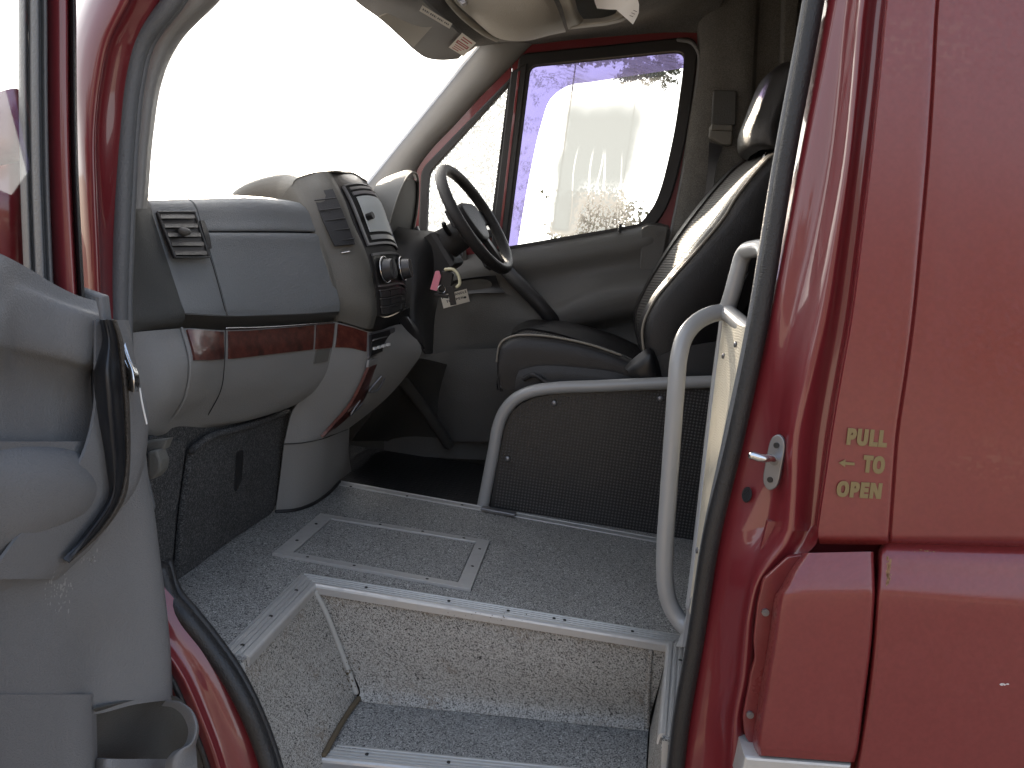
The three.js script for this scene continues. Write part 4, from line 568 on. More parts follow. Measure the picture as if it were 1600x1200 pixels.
{ // carpeted front bulkhead of the step area
  const k = thing('kick_panel', 'grey carpeted front panel below the dashboard', 'carpet panel');
  const main = [[300, 700], [330, 682], [385, 668], [452, 642], [440, 700], [428, 800], [350, 850], [276, 912], [286, 800]];
  const X = -0.772, on = pts => pts.map(([u, v]) => { const p = pxx(u, v, X); return [p.z, p.y]; });
  part(k, 'panel', slabZY(on(rounded(main.map(p => [...p]), 12)), X - 0.012, 0.014, 0.004), M.carpet);
  part(k, 'backing', slabZY(on([[190, 640], [470, 600], [440, 810], [276, 925], [200, 980]]), X - 0.03, 0.014, 0), M.carpet);
  part(k, 'panel', slabZY(on(rounded([[236, 680], [292, 690], [291, 706], [276, 810], [268, 922], [236, 950], [236, 780]], 8)), X - 0.012, 0.011, 0.004), M.carpet);
  part(k, 'upper_edge', tube([[300, 704, -1.50], [326, 684, -1.55], [380, 668, -1.7], [450, 644, -1.9]].map(([u, v]) => pxx(u, v, X + 0.002)), 0.008, { seg: 40 }), M.carpet);
  part(k, 'pull_slot', slabZY(on(rounded([[367, 706], [379, 702], [376, 752], [367, 768], [364, 766]], 4)), X - 0.004, 0.0075, 0.001), M.rubber);
}
// ------------------------------------------------------------------ dashboard
{
  const d = thing('dashboard', 'grey dashboard with wood trim, air vents and a glossy black centre stack', 'dashboard');
  const PC = [
    [[231, 313], [290, 310], [350, 309], [415, 310], [468, 317]], [[236, 320], [300, 318], [360, 317], [425, 318], [480, 328]], [[247, 363], [315, 362], [380, 362], [440, 362], [496, 363]],
    [[268, 430], [335, 430], [398, 430], [460, 430], [519, 430]], [[287, 482], [350, 484], [410, 483], [470, 481], [531, 476]], [[290, 491], [352, 494], [412, 493], [472, 491], [530, 487]]];
  const zc = [-1.37, -1.52, -1.67, -1.80, -1.93];
  const at = (r, s, o = 0) => { const k = Math.min(3, Math.floor(s * 4)), f = s * 4 - k, a = PC[r][k], b = PC[r][k + 1]; return [a[0] + (b[0] - a[0]) * f, a[1] + (b[1] - a[1]) * f, zc[k] + (zc[k + 1] - zc[k]) * f + o]; };
  const mixr = (p, q, t) => p.map((x, i) => x + (q[i] - x) * t);
  const row = (r, ss, o) => ss.map(s => at(r, s, o)), fwd = (r, dx, dy) => r.map(a => { const p = P(a); return V(p.x + dx, p.y + dy, p.z); });
  const left = [0, 0.13, 0.257], right = [0.268, 0.5, 0.75, 1];
  const lidTop = ss => row(2, ss, 0).map(p => [p[0] + 1.2, p[1] + 3.5, p[2]]), lidTopBack = ss => row(2, ss, -0.03).map(p => [p[0] + 0.5, p[1] + 1.5, p[2]]);
  const coverEnd = ss => row(2, ss, 0).map(p => [p[0] - 1.2, p[1] - 2, p[2]]), coverBack = ss => row(2, ss, -0.02).map(p => [p[0], p[1] - 0.5, p[2]]);
  part(d, 'vent_panel', sheet([fwd(row(0, left), -0.16, -0.012), row(0, left), row(1, left), row(2, left), row(3, left), row(4, left), row(5, left, -0.004)], { n: 4, thick: 0.003 }), M.pad, 'end of the dashboard that holds the air vent');
  part(d, 'airbag_cover', sheet([fwd(row(0, right), -0.20, -0.012), row(0, right), row(1, right), right.map((s) => mixr(at(1, s), at(2, s), 0.6)), coverEnd(right), coverBack(right)], { n: 4, thick: 0.003 }), M.pad, 'upper padded cover with a seam below it');
  part(d, 'glovebox_lid', sheet([lidTopBack(right), lidTop(right), right.map(s => mixr(at(2, s), at(3, s), 0.4)), row(3, right), row(4, right), row(5, right, -0.004)], { n: 4, thick: 0.003 }), M.pad, 'large grained grey upper lid');
  const all = [0, 0.25, 0.5, 0.75, 1];
  part(d, 'lid_backing', sheet([row(1, all, -0.03), row(2, all, -0.03), row(3, all, -0.03), row(4, all, -0.03)], { n: 4, thick: 0.003 }), M.blackSatin);
  part(d, 'underside', sheet([row(5, all, -0.002), [[287, 500, -1.40], [348, 504, -1.55], [411, 503, -1.70], [471, 500, -1.83], [527, 496, -1.96]], [[278, 514, -1.42], [346, 517, -1.58], [411, 515, -1.74], [471, 511, -1.88], [527, 505, -2.00]]], { n: 4, thick: 0.003 }), M.capDark);
  part(d, 'dash_top', sheet([[V(-1.14, 1.43, -1.25), V(-1.22, 1.43, -1.7), V(-1.24, 1.44, -2.2), V(-1.14, 1.46, -2.93)], [V(-0.95, 1.455, -1.25), V(-1.0, 1.48, -1.7), V(-1.03, 1.52, -2.2), V(-1.0, 1.5, -2.93)]], { n: 5, thick: 0.004 }), M.capDark);
  part(d, 'end_cap', sheet([[[188, 322, -1.25], [206, 315, -1.27], [222, 314, -1.32], [233, 319, -1.365]], [[184, 400, -1.24], [206, 400, -1.26], [240, 400, -1.32], [259, 400, -1.368]], [[184, 470, -1.24], [206, 470, -1.26], [255, 470, -1.32], [282, 470, -1.37]], [[184, 505, -1.24], [206, 503, -1.26], [262, 500, -1.325], [289, 492, -1.372]], [[184, 522, -1.25], [206, 519, -1.27], [250, 515, -1.335], [281, 513, -1.39]]], { n: 5, thick: 0.004 }), M.capDark, 'dark end cap of the dashboard');
  { // side vent: frame, five blades, thumb knob, wheel
    const v = group(d, 'air_vent', 'side air vent with five blades'); const q = (a, b, o) => [a, b, -1.37 - 0.15 * (((a - 242 - (b - 332) * 0.42) / 58) * 0.9) + o];
    part(v, 'housing', sheet([[q(246, 331, 0.004), q(304, 331, 0.004)], [q(274, 402, 0.004), q(328, 402, 0.004)]], { n: 2, thick: 0.006 }), M.blackSatin);
    const rim = [q(246, 331, 0.008), q(304, 331, 0.008), q(328, 402, 0.008), q(274, 402, 0.008)];
    part(v, 'rim', join([0, 1, 2, 3].map(i => tube([rim[i], mixr(rim[i], rim[(i + 1) % 4], 0.5), rim[(i + 1) % 4]], 0.0018, { seg: 6, rad: 8 }))), M.capDark);
    for (let k = 0; k < 5; k++) { const t = 0.1 + k * 0.2, y = 331 + 71 * t, x = 246 + 28 * t, x2 = 304 + 24 * t; part(v, 'blade', sheet([[q(x + 2, y - 3, 0.008), q((x + x2) / 2, y - 3, 0.010), q(x2 - 2, y - 3, 0.008)], [q(x + 3, y + 3, 0.014), q((x + x2) / 2, y + 3, 0.016), q(x2 - 2, y + 3, 0.014)]], { n: 2, thick: 0.002 }), M.darkPlastic); }
    const kp = P(q(288, 362, 0.024)); part(v, 'knob', new THREE.SphereGeometry(0.013, 20, 12).scale(1, 0.62, 0.7).translate(kp.x, kp.y, kp.z), M.frame);
    part(v, 'thumb_wheel', sheet([[q(313, 344, 0.004), q(319, 344, 0.004)], [q(319, 366, 0.010), q(327, 366, 0.010)], [q(325, 388, 0.004), q(331, 388, 0.004)]], { n: 4, thick: 0.004 }), M.darkPlastic);
  }
  // lower half
  const low = [
    [[186, 524, -1.25], [206, 520, -1.27], [245, 516, -1.31], [284, 513, -1.375], [350, 516, -1.52], [430, 512, -1.72], [494, 506, -1.88], [525, 503, -1.95]],
    [[190, 560, -1.25], [208, 560, -1.265], [252, 565, -1.295], [297, 566, -1.35], [350, 564, -1.50], [430, 555, -1.70], [491, 548, -1.86], [519, 545, -1.93]],
    [[196, 610, -1.25], [212, 612, -1.265], [252, 618, -1.295], [290, 618, -1.36], [345, 606, -1.50], [425, 598, -1.70], [480, 592, -1.84], [508, 585, -1.91]],
    [[210, 655, -1.27], [225, 655, -1.285], [248, 655, -1.315], [268, 655, -1.38], [334, 640, -1.52], [410, 628, -1.70], [462, 620, -1.82], [490, 612, -1.90]],
    [[226, 689, -1.32], [236, 687, -1.34], [252, 684, -1.38], [275, 679, -1.44], [330, 667, -1.56], [400, 650, -1.71], [442, 639, -1.82], [464, 631, -1.89]],
    [[240, 688, -1.46], [245, 686, -1.48], [258, 682, -1.50], [280, 676, -1.55], [335, 664, -1.66], [402, 648, -1.80], [444, 637, -1.90], [466, 629, -1.95]]];
  part(d, 'lower_panel', sheet(low, { n: 5, thick: 0.004 }), M.trim, 'light grey lower half of the dashboard');
  part(d, 'wood_trim', patch(low, 0.06, 0.94, 3.07, 3.95, 0.004), M.wood);
  part(d, 'wood_trim', patch(low, 0.04, 0.94, 4.07, 5.93, 0.004), M.wood);
  part(d, 'lid_catch', patch(low, 0.04, 0.94, 6.0, 6.86, 0.006), M.wood, 'wood finished catch of the lower lid');
  part(d, 'catch_recess', patch(low, 1.0, 1.45, 6.05, 6.8, 0.0045, 0.004), M.frame);
  part(d, 'trim_strip', tube([[354, 513, -1.502], [420, 511, -1.67], [490, 506, -1.85], [520, 503, -1.925]], 0.0022, { seg: 30, rad: 8 }), M.chrome);
  for (const pts of [[[352, 516, -1.508], [351, 562, -1.484], [346, 606, -1.488], [330, 640, -1.504], [312, 668, -1.54]], [[298, 318, -1.518], [315, 363, -1.512], [334, 420, -1.51], [352, 486, -1.512]]]) part(d, 'seam', tube(pts, 0.0011, { seg: 30, rad: 6 }), M.blackSatin);
  part(d, 'edge_line', tube([[284, 513, -1.370], [297, 566, -1.345], [290, 618, -1.355], [268, 655, -1.376], [250, 672, -1.38]], 0.003, { seg: 40, rad: 8 }), M.trim);
  // centre stack: side, hump, black face
  const side = [
    [[432, 322, -2.0], [452, 292, -1.95], [461, 283, -1.95], [487, 272, -1.98], [508, 268, -2.00], [517, 269, -2.03]], [[448, 334, -1.98], [468, 309, -1.94], [476, 304, -1.94], [505, 296, -1.96], [528, 302, -1.99], [536, 306, -2.03]], [[474, 356, -1.96], [486, 353, -1.925], [494, 350, -1.93], [525, 345, -1.955], [546, 348, -1.98], [553, 351, -2.03]],
    [[496, 404, -1.95], [506, 402, -1.92], [513, 400, -1.93], [545, 396, -1.955], [566, 396, -1.985], [573, 397, -2.03]], [[510, 454, -1.95], [520, 452, -1.92], [526, 450, -1.93], [556, 448, -1.955], [577, 448, -1.985], [584, 449, -2.03]], [[516, 482, -1.96], [526, 480, -1.93], [532, 479, -1.94], [562, 480, -1.965], [581, 486, -1.99], [588, 491, -2.03]], [[514, 506, -1.99], [524, 505, -1.96], [528, 502, -1.96], [556, 509, -1.985], [574, 514, -2.01], [583, 513, -2.05]]];
  part(d, 'stack_side', sheet(side, { n: 5, thick: 0.004 }), M.frame, 'olive grey side of the centre stack');
  part(d, 'side_grille', [sheet([[[487, 300, -1.950], [520, 295, -1.967]], [[505, 345, -1.925], [540, 342, -1.958]], [[523, 384, -1.915], [555, 381, -1.955]]], { n: 3, thick: 0.004 }), ...[0, 1, 2, 3, 4].map(k => tube([[492 + k * 7.5, 313 + k * 16, -1.932 + k * 0.002], [525 + k * 7, 309 + k * 16, -1.952]], 0.0018, { seg: 4, rad: 6 }))], M.darkPlastic, 'dark grille on the side of the centre stack');
  part(d, 'badge', tube([[534, 395, -1.942], [546, 393, -1.95]], 0.0022, { seg: 4, rad: 8 }), M.chrome);
  part(d, 'stack_hump', sheet([[[466, 332, -1.99], [461, 284, -1.95], [487, 273, -1.98], [516, 269.5, -2.02], [538, 271, -2.14], [556, 274, -2.26], [573, 285, -2.34]], [[430, 338, -2.06], [440, 277, -2.02], [470, 268, -2.06], [505, 266, -2.12], [530, 268, -2.22], [552, 272, -2.32], [570, 283, -2.40]], [[350, 342, -2.10], [368, 300, -2.08], [405, 284, -2.12], [450, 272, -2.2], [500, 271, -2.3], [540, 276, -2.4], [562, 288, -2.48]], [[345, 345, -2.12], [360, 312, -2.13], [400, 304, -2.1], [445, 296, -2.18], [495, 292, -2.28], [535, 296, -2.38], [560, 304, -2.46]]], { n: 5, thick: 0.004 }), M.frame);
  const face = [
    [[516, 270, -2.03], [536, 270.5, -2.14], [556, 273.5, -2.26], [573, 284, -2.34]], [[538, 312, -2.035], [563, 306, -2.14], [588, 312, -2.26], [597, 330, -2.335]], [[556, 355, -2.035], [580, 352, -2.14], [603, 355, -2.26], [610, 366, -2.33]],
    [[575, 405, -2.035], [597, 402, -2.13], [619, 403, -2.25], [625, 410, -2.32]], [[586, 452, -2.035], [604, 450, -2.13], [625, 447, -2.24], [632, 454, -2.31]], [[590, 494, -2.035], [606, 494, -2.13], [624, 486, -2.23], [630, 486, -2.30]]];
  part(d, 'stack_face', sheet(face, { n: 5, thick: 0.006 }), M.gloss, 'glossy black face of the centre stack');
  const rd = group(d, 'radio', 'radio with a small display painted pale for its reflection');
  const fp = (r0, r1, c0, c1, off, th = 0.005) => patch(face, r0, r1, c0, c1, off, th, 5, 5);
  part(rd, 'surround', fp(0.56, 2.62, 0.28, 2.72, 0.005), M.bezel);
  part(rd, 'bezel_edge', [fp(0.56, 2.62, 0.16, 0.27, 0.008), fp(0.56, 2.62, 2.73, 2.80, 0.008), fp(2.55, 2.62, 0.28, 2.72, 0.008), fp(0.52, 0.57, 0.28, 2.72, 0.008)], M.dullSteel);
  part(rd, 'disc_slot', [fp(0.66, 0.76, 0.5, 2.5, 0.008), fp(0.84, 0.96, 0.5, 2.5, 0.008)], M.dullSteel);
  part(rd, 'display', fp(1.04, 2.22, 0.62, 2.30, 0.008), M.displayReflection);  // screen reflection put into the display colour
  part(rd, 'rail', fp(2.32, 2.46, 0.5, 2.5, 0.008), M.button);
  const onFace = (g, r, c, o = 0) => { const { p, n } = spot(face, r, c); return oriented(g.rotateX(Math.PI / 2), p.addScaledVector(n, o), n.clone().cross(V(0, 1, 0)).negate(), V(0, 1, 0).addScaledVector(n, -n.y)); };
  part(rd, 'knob', onFace(cyl(0.010, 0.022, 18), 1.75, 0.72, 0.016), M.blackSatin);
  const hc = group(d, 'heater_control', 'heater controls with two round knobs');
  part(hc, 'panel', fp(2.86, 3.94, 0.22, 2.8, 0.005), M.gloss);
  part(hc, 'panel_edge', [fp(2.86, 2.93, 0.22, 2.8, 0.008), fp(3.88, 3.94, 0.22, 2.8, 0.008)], M.dullSteel);
  for (const c of [0.75, 2.05]) {
    part(hc, 'knob_ring', onFace(new THREE.TorusGeometry(0.036, 0.003, 8, 32).rotateX(Math.PI / 2), 3.42, c, 0.012), M.chrome);
    part(hc, 'knob', [onFace(cyl(0.032, 0.030, 28, 0.028), 3.42, c, 0.022), onFace(new THREE.BoxGeometry(0.006, 0.004, 0.05), 3.42, c, 0.039)], M.button);
  }
  for (let r = 0; r < 3; r++) { part(d, 'trim_line', fp(4.04 + r * 0.30, 4.08 + r * 0.30, 0.25, 2.75, 0.007), M.dullSteel); for (let c = 0; c < 3; c++) part(d, 'button', fp(4.11 + r * 0.30, 4.30 + r * 0.30, 0.3 + c * 0.83, 1.06 + c * 0.83, 0.007), M.button); }
  // lower console
  const con = [
    [[524, 503, -1.95], [550, 510, -1.99], [576, 518, -2.035], [590, 517, -2.09], [617, 508, -2.20], [628, 506, -2.28]],
    [[519, 545, -1.93], [548, 546, -1.975], [575, 552, -2.02], [592, 551, -2.07], [630, 545, -2.20], [659, 548, -2.30]],
    [[508, 585, -1.91], [538, 588, -1.96], [564, 598, -2.01], [583, 592, -2.07], [615, 582, -2.18], [640, 580, -2.28]],
    [[490, 612, -1.90], [518, 628, -1.95], [540, 640, -2.00], [556, 634, -2.06], [582, 626, -2.15], [604, 622, -2.25]],
    [[464, 632, -1.89], [492, 660, -1.94], [514, 673, -1.99], [528, 667, -2.05], [550, 656, -2.14], [568, 652, -2.22]],
    [[444, 693, -1.88], [474, 691, -1.92], [502, 685, -1.98], [516, 681, -2.04], [534, 674, -2.13], [544, 670, -2.20]]];
  part(d, 'console', sheet(con, { n: 5, thick: 0.004 }), M.trim, 'light grey console curving down from the centre stack');
  part(d, 'wood_trim', patch(con, 0.06, 0.94, 0.14, 1.82, 0.004), M.wood);
  part(d, 'stack_foot', sheet([[[580, 488, -2.05], [592, 494, -2.07], [608, 495, -2.16], [626, 487, -2.26], [640, 480, -2.36]], [[566, 520, -2.06], [580, 522, -2.09], [598, 520, -2.16], [620, 512, -2.26], [640, 508, -2.38]]], { n: 4, thick: 0.004 }), M.darkPlastic);
  const cq = (pts, zz, o) => sheet([[[...pts[0], zz[0] + o], [...pts[1], zz[1] + o]], [[...pts[3], zz[3] + o], [...pts[2], zz[2] + o]]], { n: 3, thick: 0.006 });
  const sw = group(d, 'switch_pod', 'black switch block in a silver frame');
  part(sw, 'frame', cq([[578, 520], [617, 511], [616, 546], [577, 560]], [-2.035, -2.19, -2.18, -2.02], 0.006), M.dullSteel);
  part(sw, 'block', cq([[580, 523], [615, 514], [614, 543], [580, 556]], [-2.035, -2.19, -2.18, -2.02], 0.012), M.blackSatin);
  part(sw, 'slot', cq([[584, 530], [612, 523], [612, 525], [584, 532]], [-2.035, -2.185, -2.185, -2.03], 0.016), M.dullSteel);
  for (let k = 0; k < 4; k++) part(sw, 'button', cq([[585 + k * 7, 543 - k * 2], [589 + k * 7, 542 - k * 2], [589 + k * 7, 546 - k * 2], [585 + k * 7, 547 - k * 2]], [-2.04 - k * 0.025, -2.055 - k * 0.025, -2.055 - k * 0.025, -2.04 - k * 0.025], 0.017), M.white);
  part(d, 'ledge', cq([[577, 563], [612, 554], [606, 566], [575, 574]], [-2.02, -2.17, -2.17, -2.01], 0.010), M.trim);
  part(d, 'wood_trim', sheet([[[577, 574, -2.012 + 0.008], [603, 564, -2.15 + 0.008]], [[566, 600, -2.005 + 0.008], [592, 590, -2.13 + 0.008]], [[545, 638, -1.995 + 0.008], [566, 628, -2.09 + 0.008]], [[520, 666, -1.985 + 0.008], [538, 658, -2.06 + 0.008]], [[504, 684, -1.975 + 0.008], [511, 680, -2.02 + 0.008]]], { n: 4, thick: 0.008 }), M.wood);
  part(d, 'cup_holder', [tube([[596, 588, -2.10], [582, 604, -2.08], [577, 612, -2.07], [590, 610, -2.10], [600, 592, -2.13]], 0.003, { seg: 30, rad: 8 }), tube([[562, 626, -2.05], [548, 648, -2.03], [553, 645, -2.06], [566, 630, -2.09]], 0.003, { seg: 30, rad: 8 })], M.dullSteel);
  part(d, 'seam', tube([[444, 694, -1.875], [474, 692, -1.915], [503, 686, -1.975], [524, 678, -2.08], [543, 671, -2.19]], 0.0014, { seg: 30, rad: 6 }), M.blackSatin);
  const ft = [[431, 797], [458, 795], [484, 787], [512, 769], [530, 751]].map(([u, v]) => py(u, v, FY + 0.006));
  part(d, 'pedestal', sheet([[[444, 694, -1.885], [474, 692, -1.925], [503, 686, -1.985], [526, 678, -2.09], [543, 671, -2.20], [546, 668, -2.32]], [[438, 745, -1.905], [468, 743, -1.945], [496, 738, -2.01], [522, 724, -2.12], [541, 712, -2.22], [545, 708, -2.34]], [...ft, ft[4].clone().add(V(0.0, 0, -0.12))]], { n: 5, thick: 0.004 }), M.trim, 'rounded pedestal of the console standing on the floor');
  part(d, 'foot_seal', tube(ft.map(p => p.clone().add(V(0.003, -0.003, 0.003))), 0.005, { seg: 30, rad: 8 }), M.rubber);
  // dark surround right of the stack, instrument hood, small vent
  part(d, 'column_surround', sheet([[[588, 345, -2.50], [640, 358, -2.56], [690, 362, -2.66], [740, 370, -2.80]], [[598, 385, -2.44], [645, 380, -2.46], [690, 372, -2.6], [735, 380, -2.78]], [[606, 440, -2.42], [648, 440, -2.40], [676, 438, -2.52], [700, 428, -2.76]], [[610, 490, -2.42], [646, 492, -2.38], [664, 490, -2.5], [682, 482, -2.76]], [[640, 512, -2.36], [660, 545, -2.36], [666, 552, -2.5], [676, 552, -2.76]]], { n: 5, thick: 0.004 }), M.darkPlastic);
  part(d, 'gear_gate', sheet([[[622, 500, -2.27], [634, 494, -2.30], [644, 500, -2.33]], [[632, 518, -2.27], [646, 512, -2.30], [654, 516, -2.33]], [[648, 540, -2.28], [658, 536, -2.31], [664, 545, -2.33]]], { n: 5, thick: 0.006 }), M.gloss);
  const rim = [[606, 364, -2.34], [615, 328, -2.36], [626, 296, -2.41], [636, 277, -2.48], [645, 269, -2.56], [652, 274, -2.64], [654, 292, -2.70], [652, 322, -2.73], [646, 360, -2.73]];
  const bk = [[572, 364, -2.38], [575, 328, -2.40], [584, 296, -2.45], [594, 282, -2.52], [618, 271, -2.60], [640, 267, -2.68], [654, 288, -2.75], [654, 322, -2.78], [648, 360, -2.78]];
  part(d, 'instrument_hood', sheet([bk, bk.map((b, i) => [b[0] * 0.45 + rim[i][0] * 0.55, b[1] * 0.45 + rim[i][1] * 0.55 - (i > 1 && i < 6 ? 2.5 : 0), b[2] * 0.45 + rim[i][2] * 0.55]), rim.map(r => [r[0] - 1, r[1] - 0.5, r[2]]), rim], { n: 5, thick: 0.004 }), M.capDark, 'arched hood over the instruments');
  part(d, 'hood_edge', tube(rim, 0.0028, { seg: 60, rad: 8 }), M.frame);
  part(d, 'instrument_face', sheet([[[606, 366, -2.42], [625, 366, -2.58], [646, 362, -2.76]], [[614, 328, -2.42], [633, 325, -2.58], [652, 322, -2.76]], [[632, 284, -2.50], [642, 279, -2.60], [652, 284, -2.70]]], { n: 4, thick: 0.004 }), M.capDark);
  const ve = group(d, 'round_vent', 'small silver vent beside the instruments');
  part(ve, 'housing', slabPx(rounded([[647, 356], [652, 352], [657, 366], [655, 372], [640, 382], [637, 374]], 2), -2.70, 0.02, 0.003), M.dullSteel);
  for (let k = 0; k < 3; k++) part(ve, 'blade', tube([[648, 357 + k * 4, -2.69], [656, 361 + k * 4, -2.69]], 0.0016, { seg: 4, rad: 6 }), M.darkPlastic);
  // footwell side of the console and pedals' shadowed bulkhead
  part(d, 'footwell_lining', sheet([[[620, 560, -2.36], [660, 560, -2.6], [700, 570, -2.8]], [[590, 630, -2.36], [640, 630, -2.7], [690, 640, -2.83]], [[548, 690, -2.50], [610, 690, -2.86], [705, 700, -2.86]]], { n: 4, thick: 0.004 }), M.lining);
  part(d, 'footwell_wall', slabXY([[-0.975, 0.62], [0.1, 0.62], [0.1, 0.99], [-0.40, 1.05], [-0.52, 1.5], [-0.975, 1.5]], -2.905, 0.01, 0), M.lining);
  part(d, 'lining_edge', tube([[632, 598, -2.52], [658, 632, -2.62], [680, 664, -2.7], [700, 694, -2.78]], 0.02, { seg: 24 }), M.lining);
}
{ // rubber mat in the driver's footwell
  const m = part(scene, 'rubber_mat', slabXZ(rounded([[-0.80, -2.275], [-0.22, -2.275], [-0.20, -2.86], [-0.80, -2.86]], 0.05), 0.669, 0.012, 0.003), M.mat);
  m.userData = { label: "black ribbed rubber mat in the driver's footwell", category: 'mat' };
}
// ------------------------------------------------------------------ steering wheel
{
  const w = thing('steering_wheel', "black steering wheel before the driver's side window", 'steering wheel');
  const c = pz(743, 343, -2.55); w.position.copy(c);
  const n = V(0.775, 0.615, 0.15).normalize(), up = V(-0.62, 0.78, 0.0), x = up.clone().cross(n).normalize(), y = n.clone().cross(x);
  const B = new THREE.Matrix4().makeBasis(x, y, n), put = g => g.applyMatrix4(B);
  part(w, 'rim', put(new THREE.TorusGeometry(0.188, 0.0165, 20, 96).scale(1, 1, 1.15)), M.leather);
  part(w, 'hub', put(ext(spl([[-0.085, 0.05], [0, 0.066], [0.085, 0.05], [0.075, -0.02], [0.04, -0.07], [-0.04, -0.07], [-0.075, -0.02]], 60), 0.055, 0.014, [], 4).translate(0, 0, -0.05)), M.darkPlastic);
  for (const s of [-1, 1]) {
    part(w, 'spoke', put(ext([[s * 0.05, 0.035], [s * 0.18, 0.045], [s * 0.186, -0.012], [s * 0.05, -0.02]].sort((a, b) => 0).map(p => p), 0.022, 0.005).translate(0, 0, -0.03)), M.blackSatin);
    part(w, 'spoke', put(ext([[s * 0.03, -0.05], [s * 0.065, -0.045], [s * 0.105, -0.158], [s * 0.07, -0.175]], 0.02, 0.005).translate(0, 0, -0.03)), M.blackSatin);
  }
  part(w, 'column', put(join([cyl(0.062, 0.20, 28, 0.05).rotateX(Math.PI / 2).translate(0, -0.015, -0.16), rbox(0.12, 0.13, 0.16, 0.02).translate(0, -0.03, -0.2)])), M.darkPlastic);
  part(w, 'stalk', put(tube([V(0.04, 0, -0.09), V(0.10, 0.01, -0.075), V(0.145, 0.02, -0.06)], 0.008, { seg: 16 })), M.blackSatin);
  part(w, 'stalk', put(tube([V(-0.04, 0, -0.09), V(-0.10, 0.01, -0.075), V(-0.145, 0.02, -0.06)], 0.008, { seg: 16 })), M.blackSatin);
  part(w, 'lock_barrel', put(cyl(0.016, 0.05, 18).rotateZ(Math.PI / 2).translate(0.075, -0.05, -0.14)), M.dullSteel);
}
{ // keys hanging at the column
  const k = thing('key_bunch', 'bunch of keys with a pink tag and a pale tag hanging below the steering wheel', 'keys');
  const o = pz(700, 438, -2.42); k.position.copy(o); const L = (u, v, z) => pz(u, v, z).sub(o);
  part(k, 'pink_tag', ext(rounded([[-0.011, -0.03], [0.011, -0.03], [0.013, 0.018], [0.004, 0.034], [-0.008, 0.03]], 0.003), 0.004, 0.001).rotateZ(-0.12).translate(...L(681, 439, -2.40).toArray()), M.pink);
  part(k, 'pale_tag', tube([L(696, 421, -2.40), L(708, 421, -2.40), L(716, 430, -2.40), L(718, 444, -2.40), L(714, 448, -2.40)], 0.005, { seg: 20, rad: 8 }), M.keyTag);
  part(k, 'fob', ext(rounded([[-0.02, -0.032], [0.02, -0.036], [0.024, 0.03], [-0.016, 0.034]], 0.008), 0.02, 0.004).translate(...L(697, 440, -2.43).toArray()), M.blackSatin);
  part(k, 'ring', new THREE.TorusGeometry(0.013, 0.0016, 8, 24).rotateY(0.6).translate(...L(690, 452, -2.40).toArray()), M.chrome);
  part(k, 'key', [rbox(0.02, 0.06, 0.003, 0.001).rotateZ(0.3).translate(...L(706, 462, -2.41).toArray()), rbox(0.045, 0.012, 0.01, 0.003).translate(...L(690, 462, -2.41).toArray())], M.blackSatin);
}
{ // sticker with the opening instruction
  const cvs = document.createElement('canvas'); cvs.width = 256; cvs.height = 160; const x = cvs.getContext('2d');
  x.fillStyle = '#f3efe4'; x.fillRect(0, 0, 256, 160); x.fillStyle = '#1c1c20'; x.textAlign = 'left'; x.font = 'bold 40px sans-serif'; x.fillText('PULL', 8, 46); x.fillText('HANDLE', 66 + 44, 46, 140); x.fillText('TO OPEN', 40, 104); x.beginPath(); x.arc(222, 96, 13, 0, 7); x.fill();
  const t = new THREE.CanvasTexture(cvs); t.colorSpace = THREE.SRGBColorSpace;
  const a = pz(688, 462, -2.80), b = pz(729, 451, -2.80), c = pz(693, 482, -2.80);
  const X = b.clone().sub(a), Y = a.clone().sub(c); const g = new THREE.PlaneGeometry(1, 1).translate(0.5, -0.5, 0);
  g.applyMatrix4(new THREE.Matrix4().makeBasis(X, Y, V(0, 0, 1)).setPosition(a));
  const s = thing('door_sticker', 'white sticker lettered PULL HANDLE TO OPEN beside the keys', 'sticker');
  part(s, 'print', g, S([0.95, 0.95, 0.95], 0.5, { map: t }));
  part(s, 'backing', slabXY([[a.x, a.y], [b.x, b.y], [b.x - Y.x, b.y - Y.y], [c.x, c.y]], -2.8008, 0.0015, 0.0002), M.white);
}
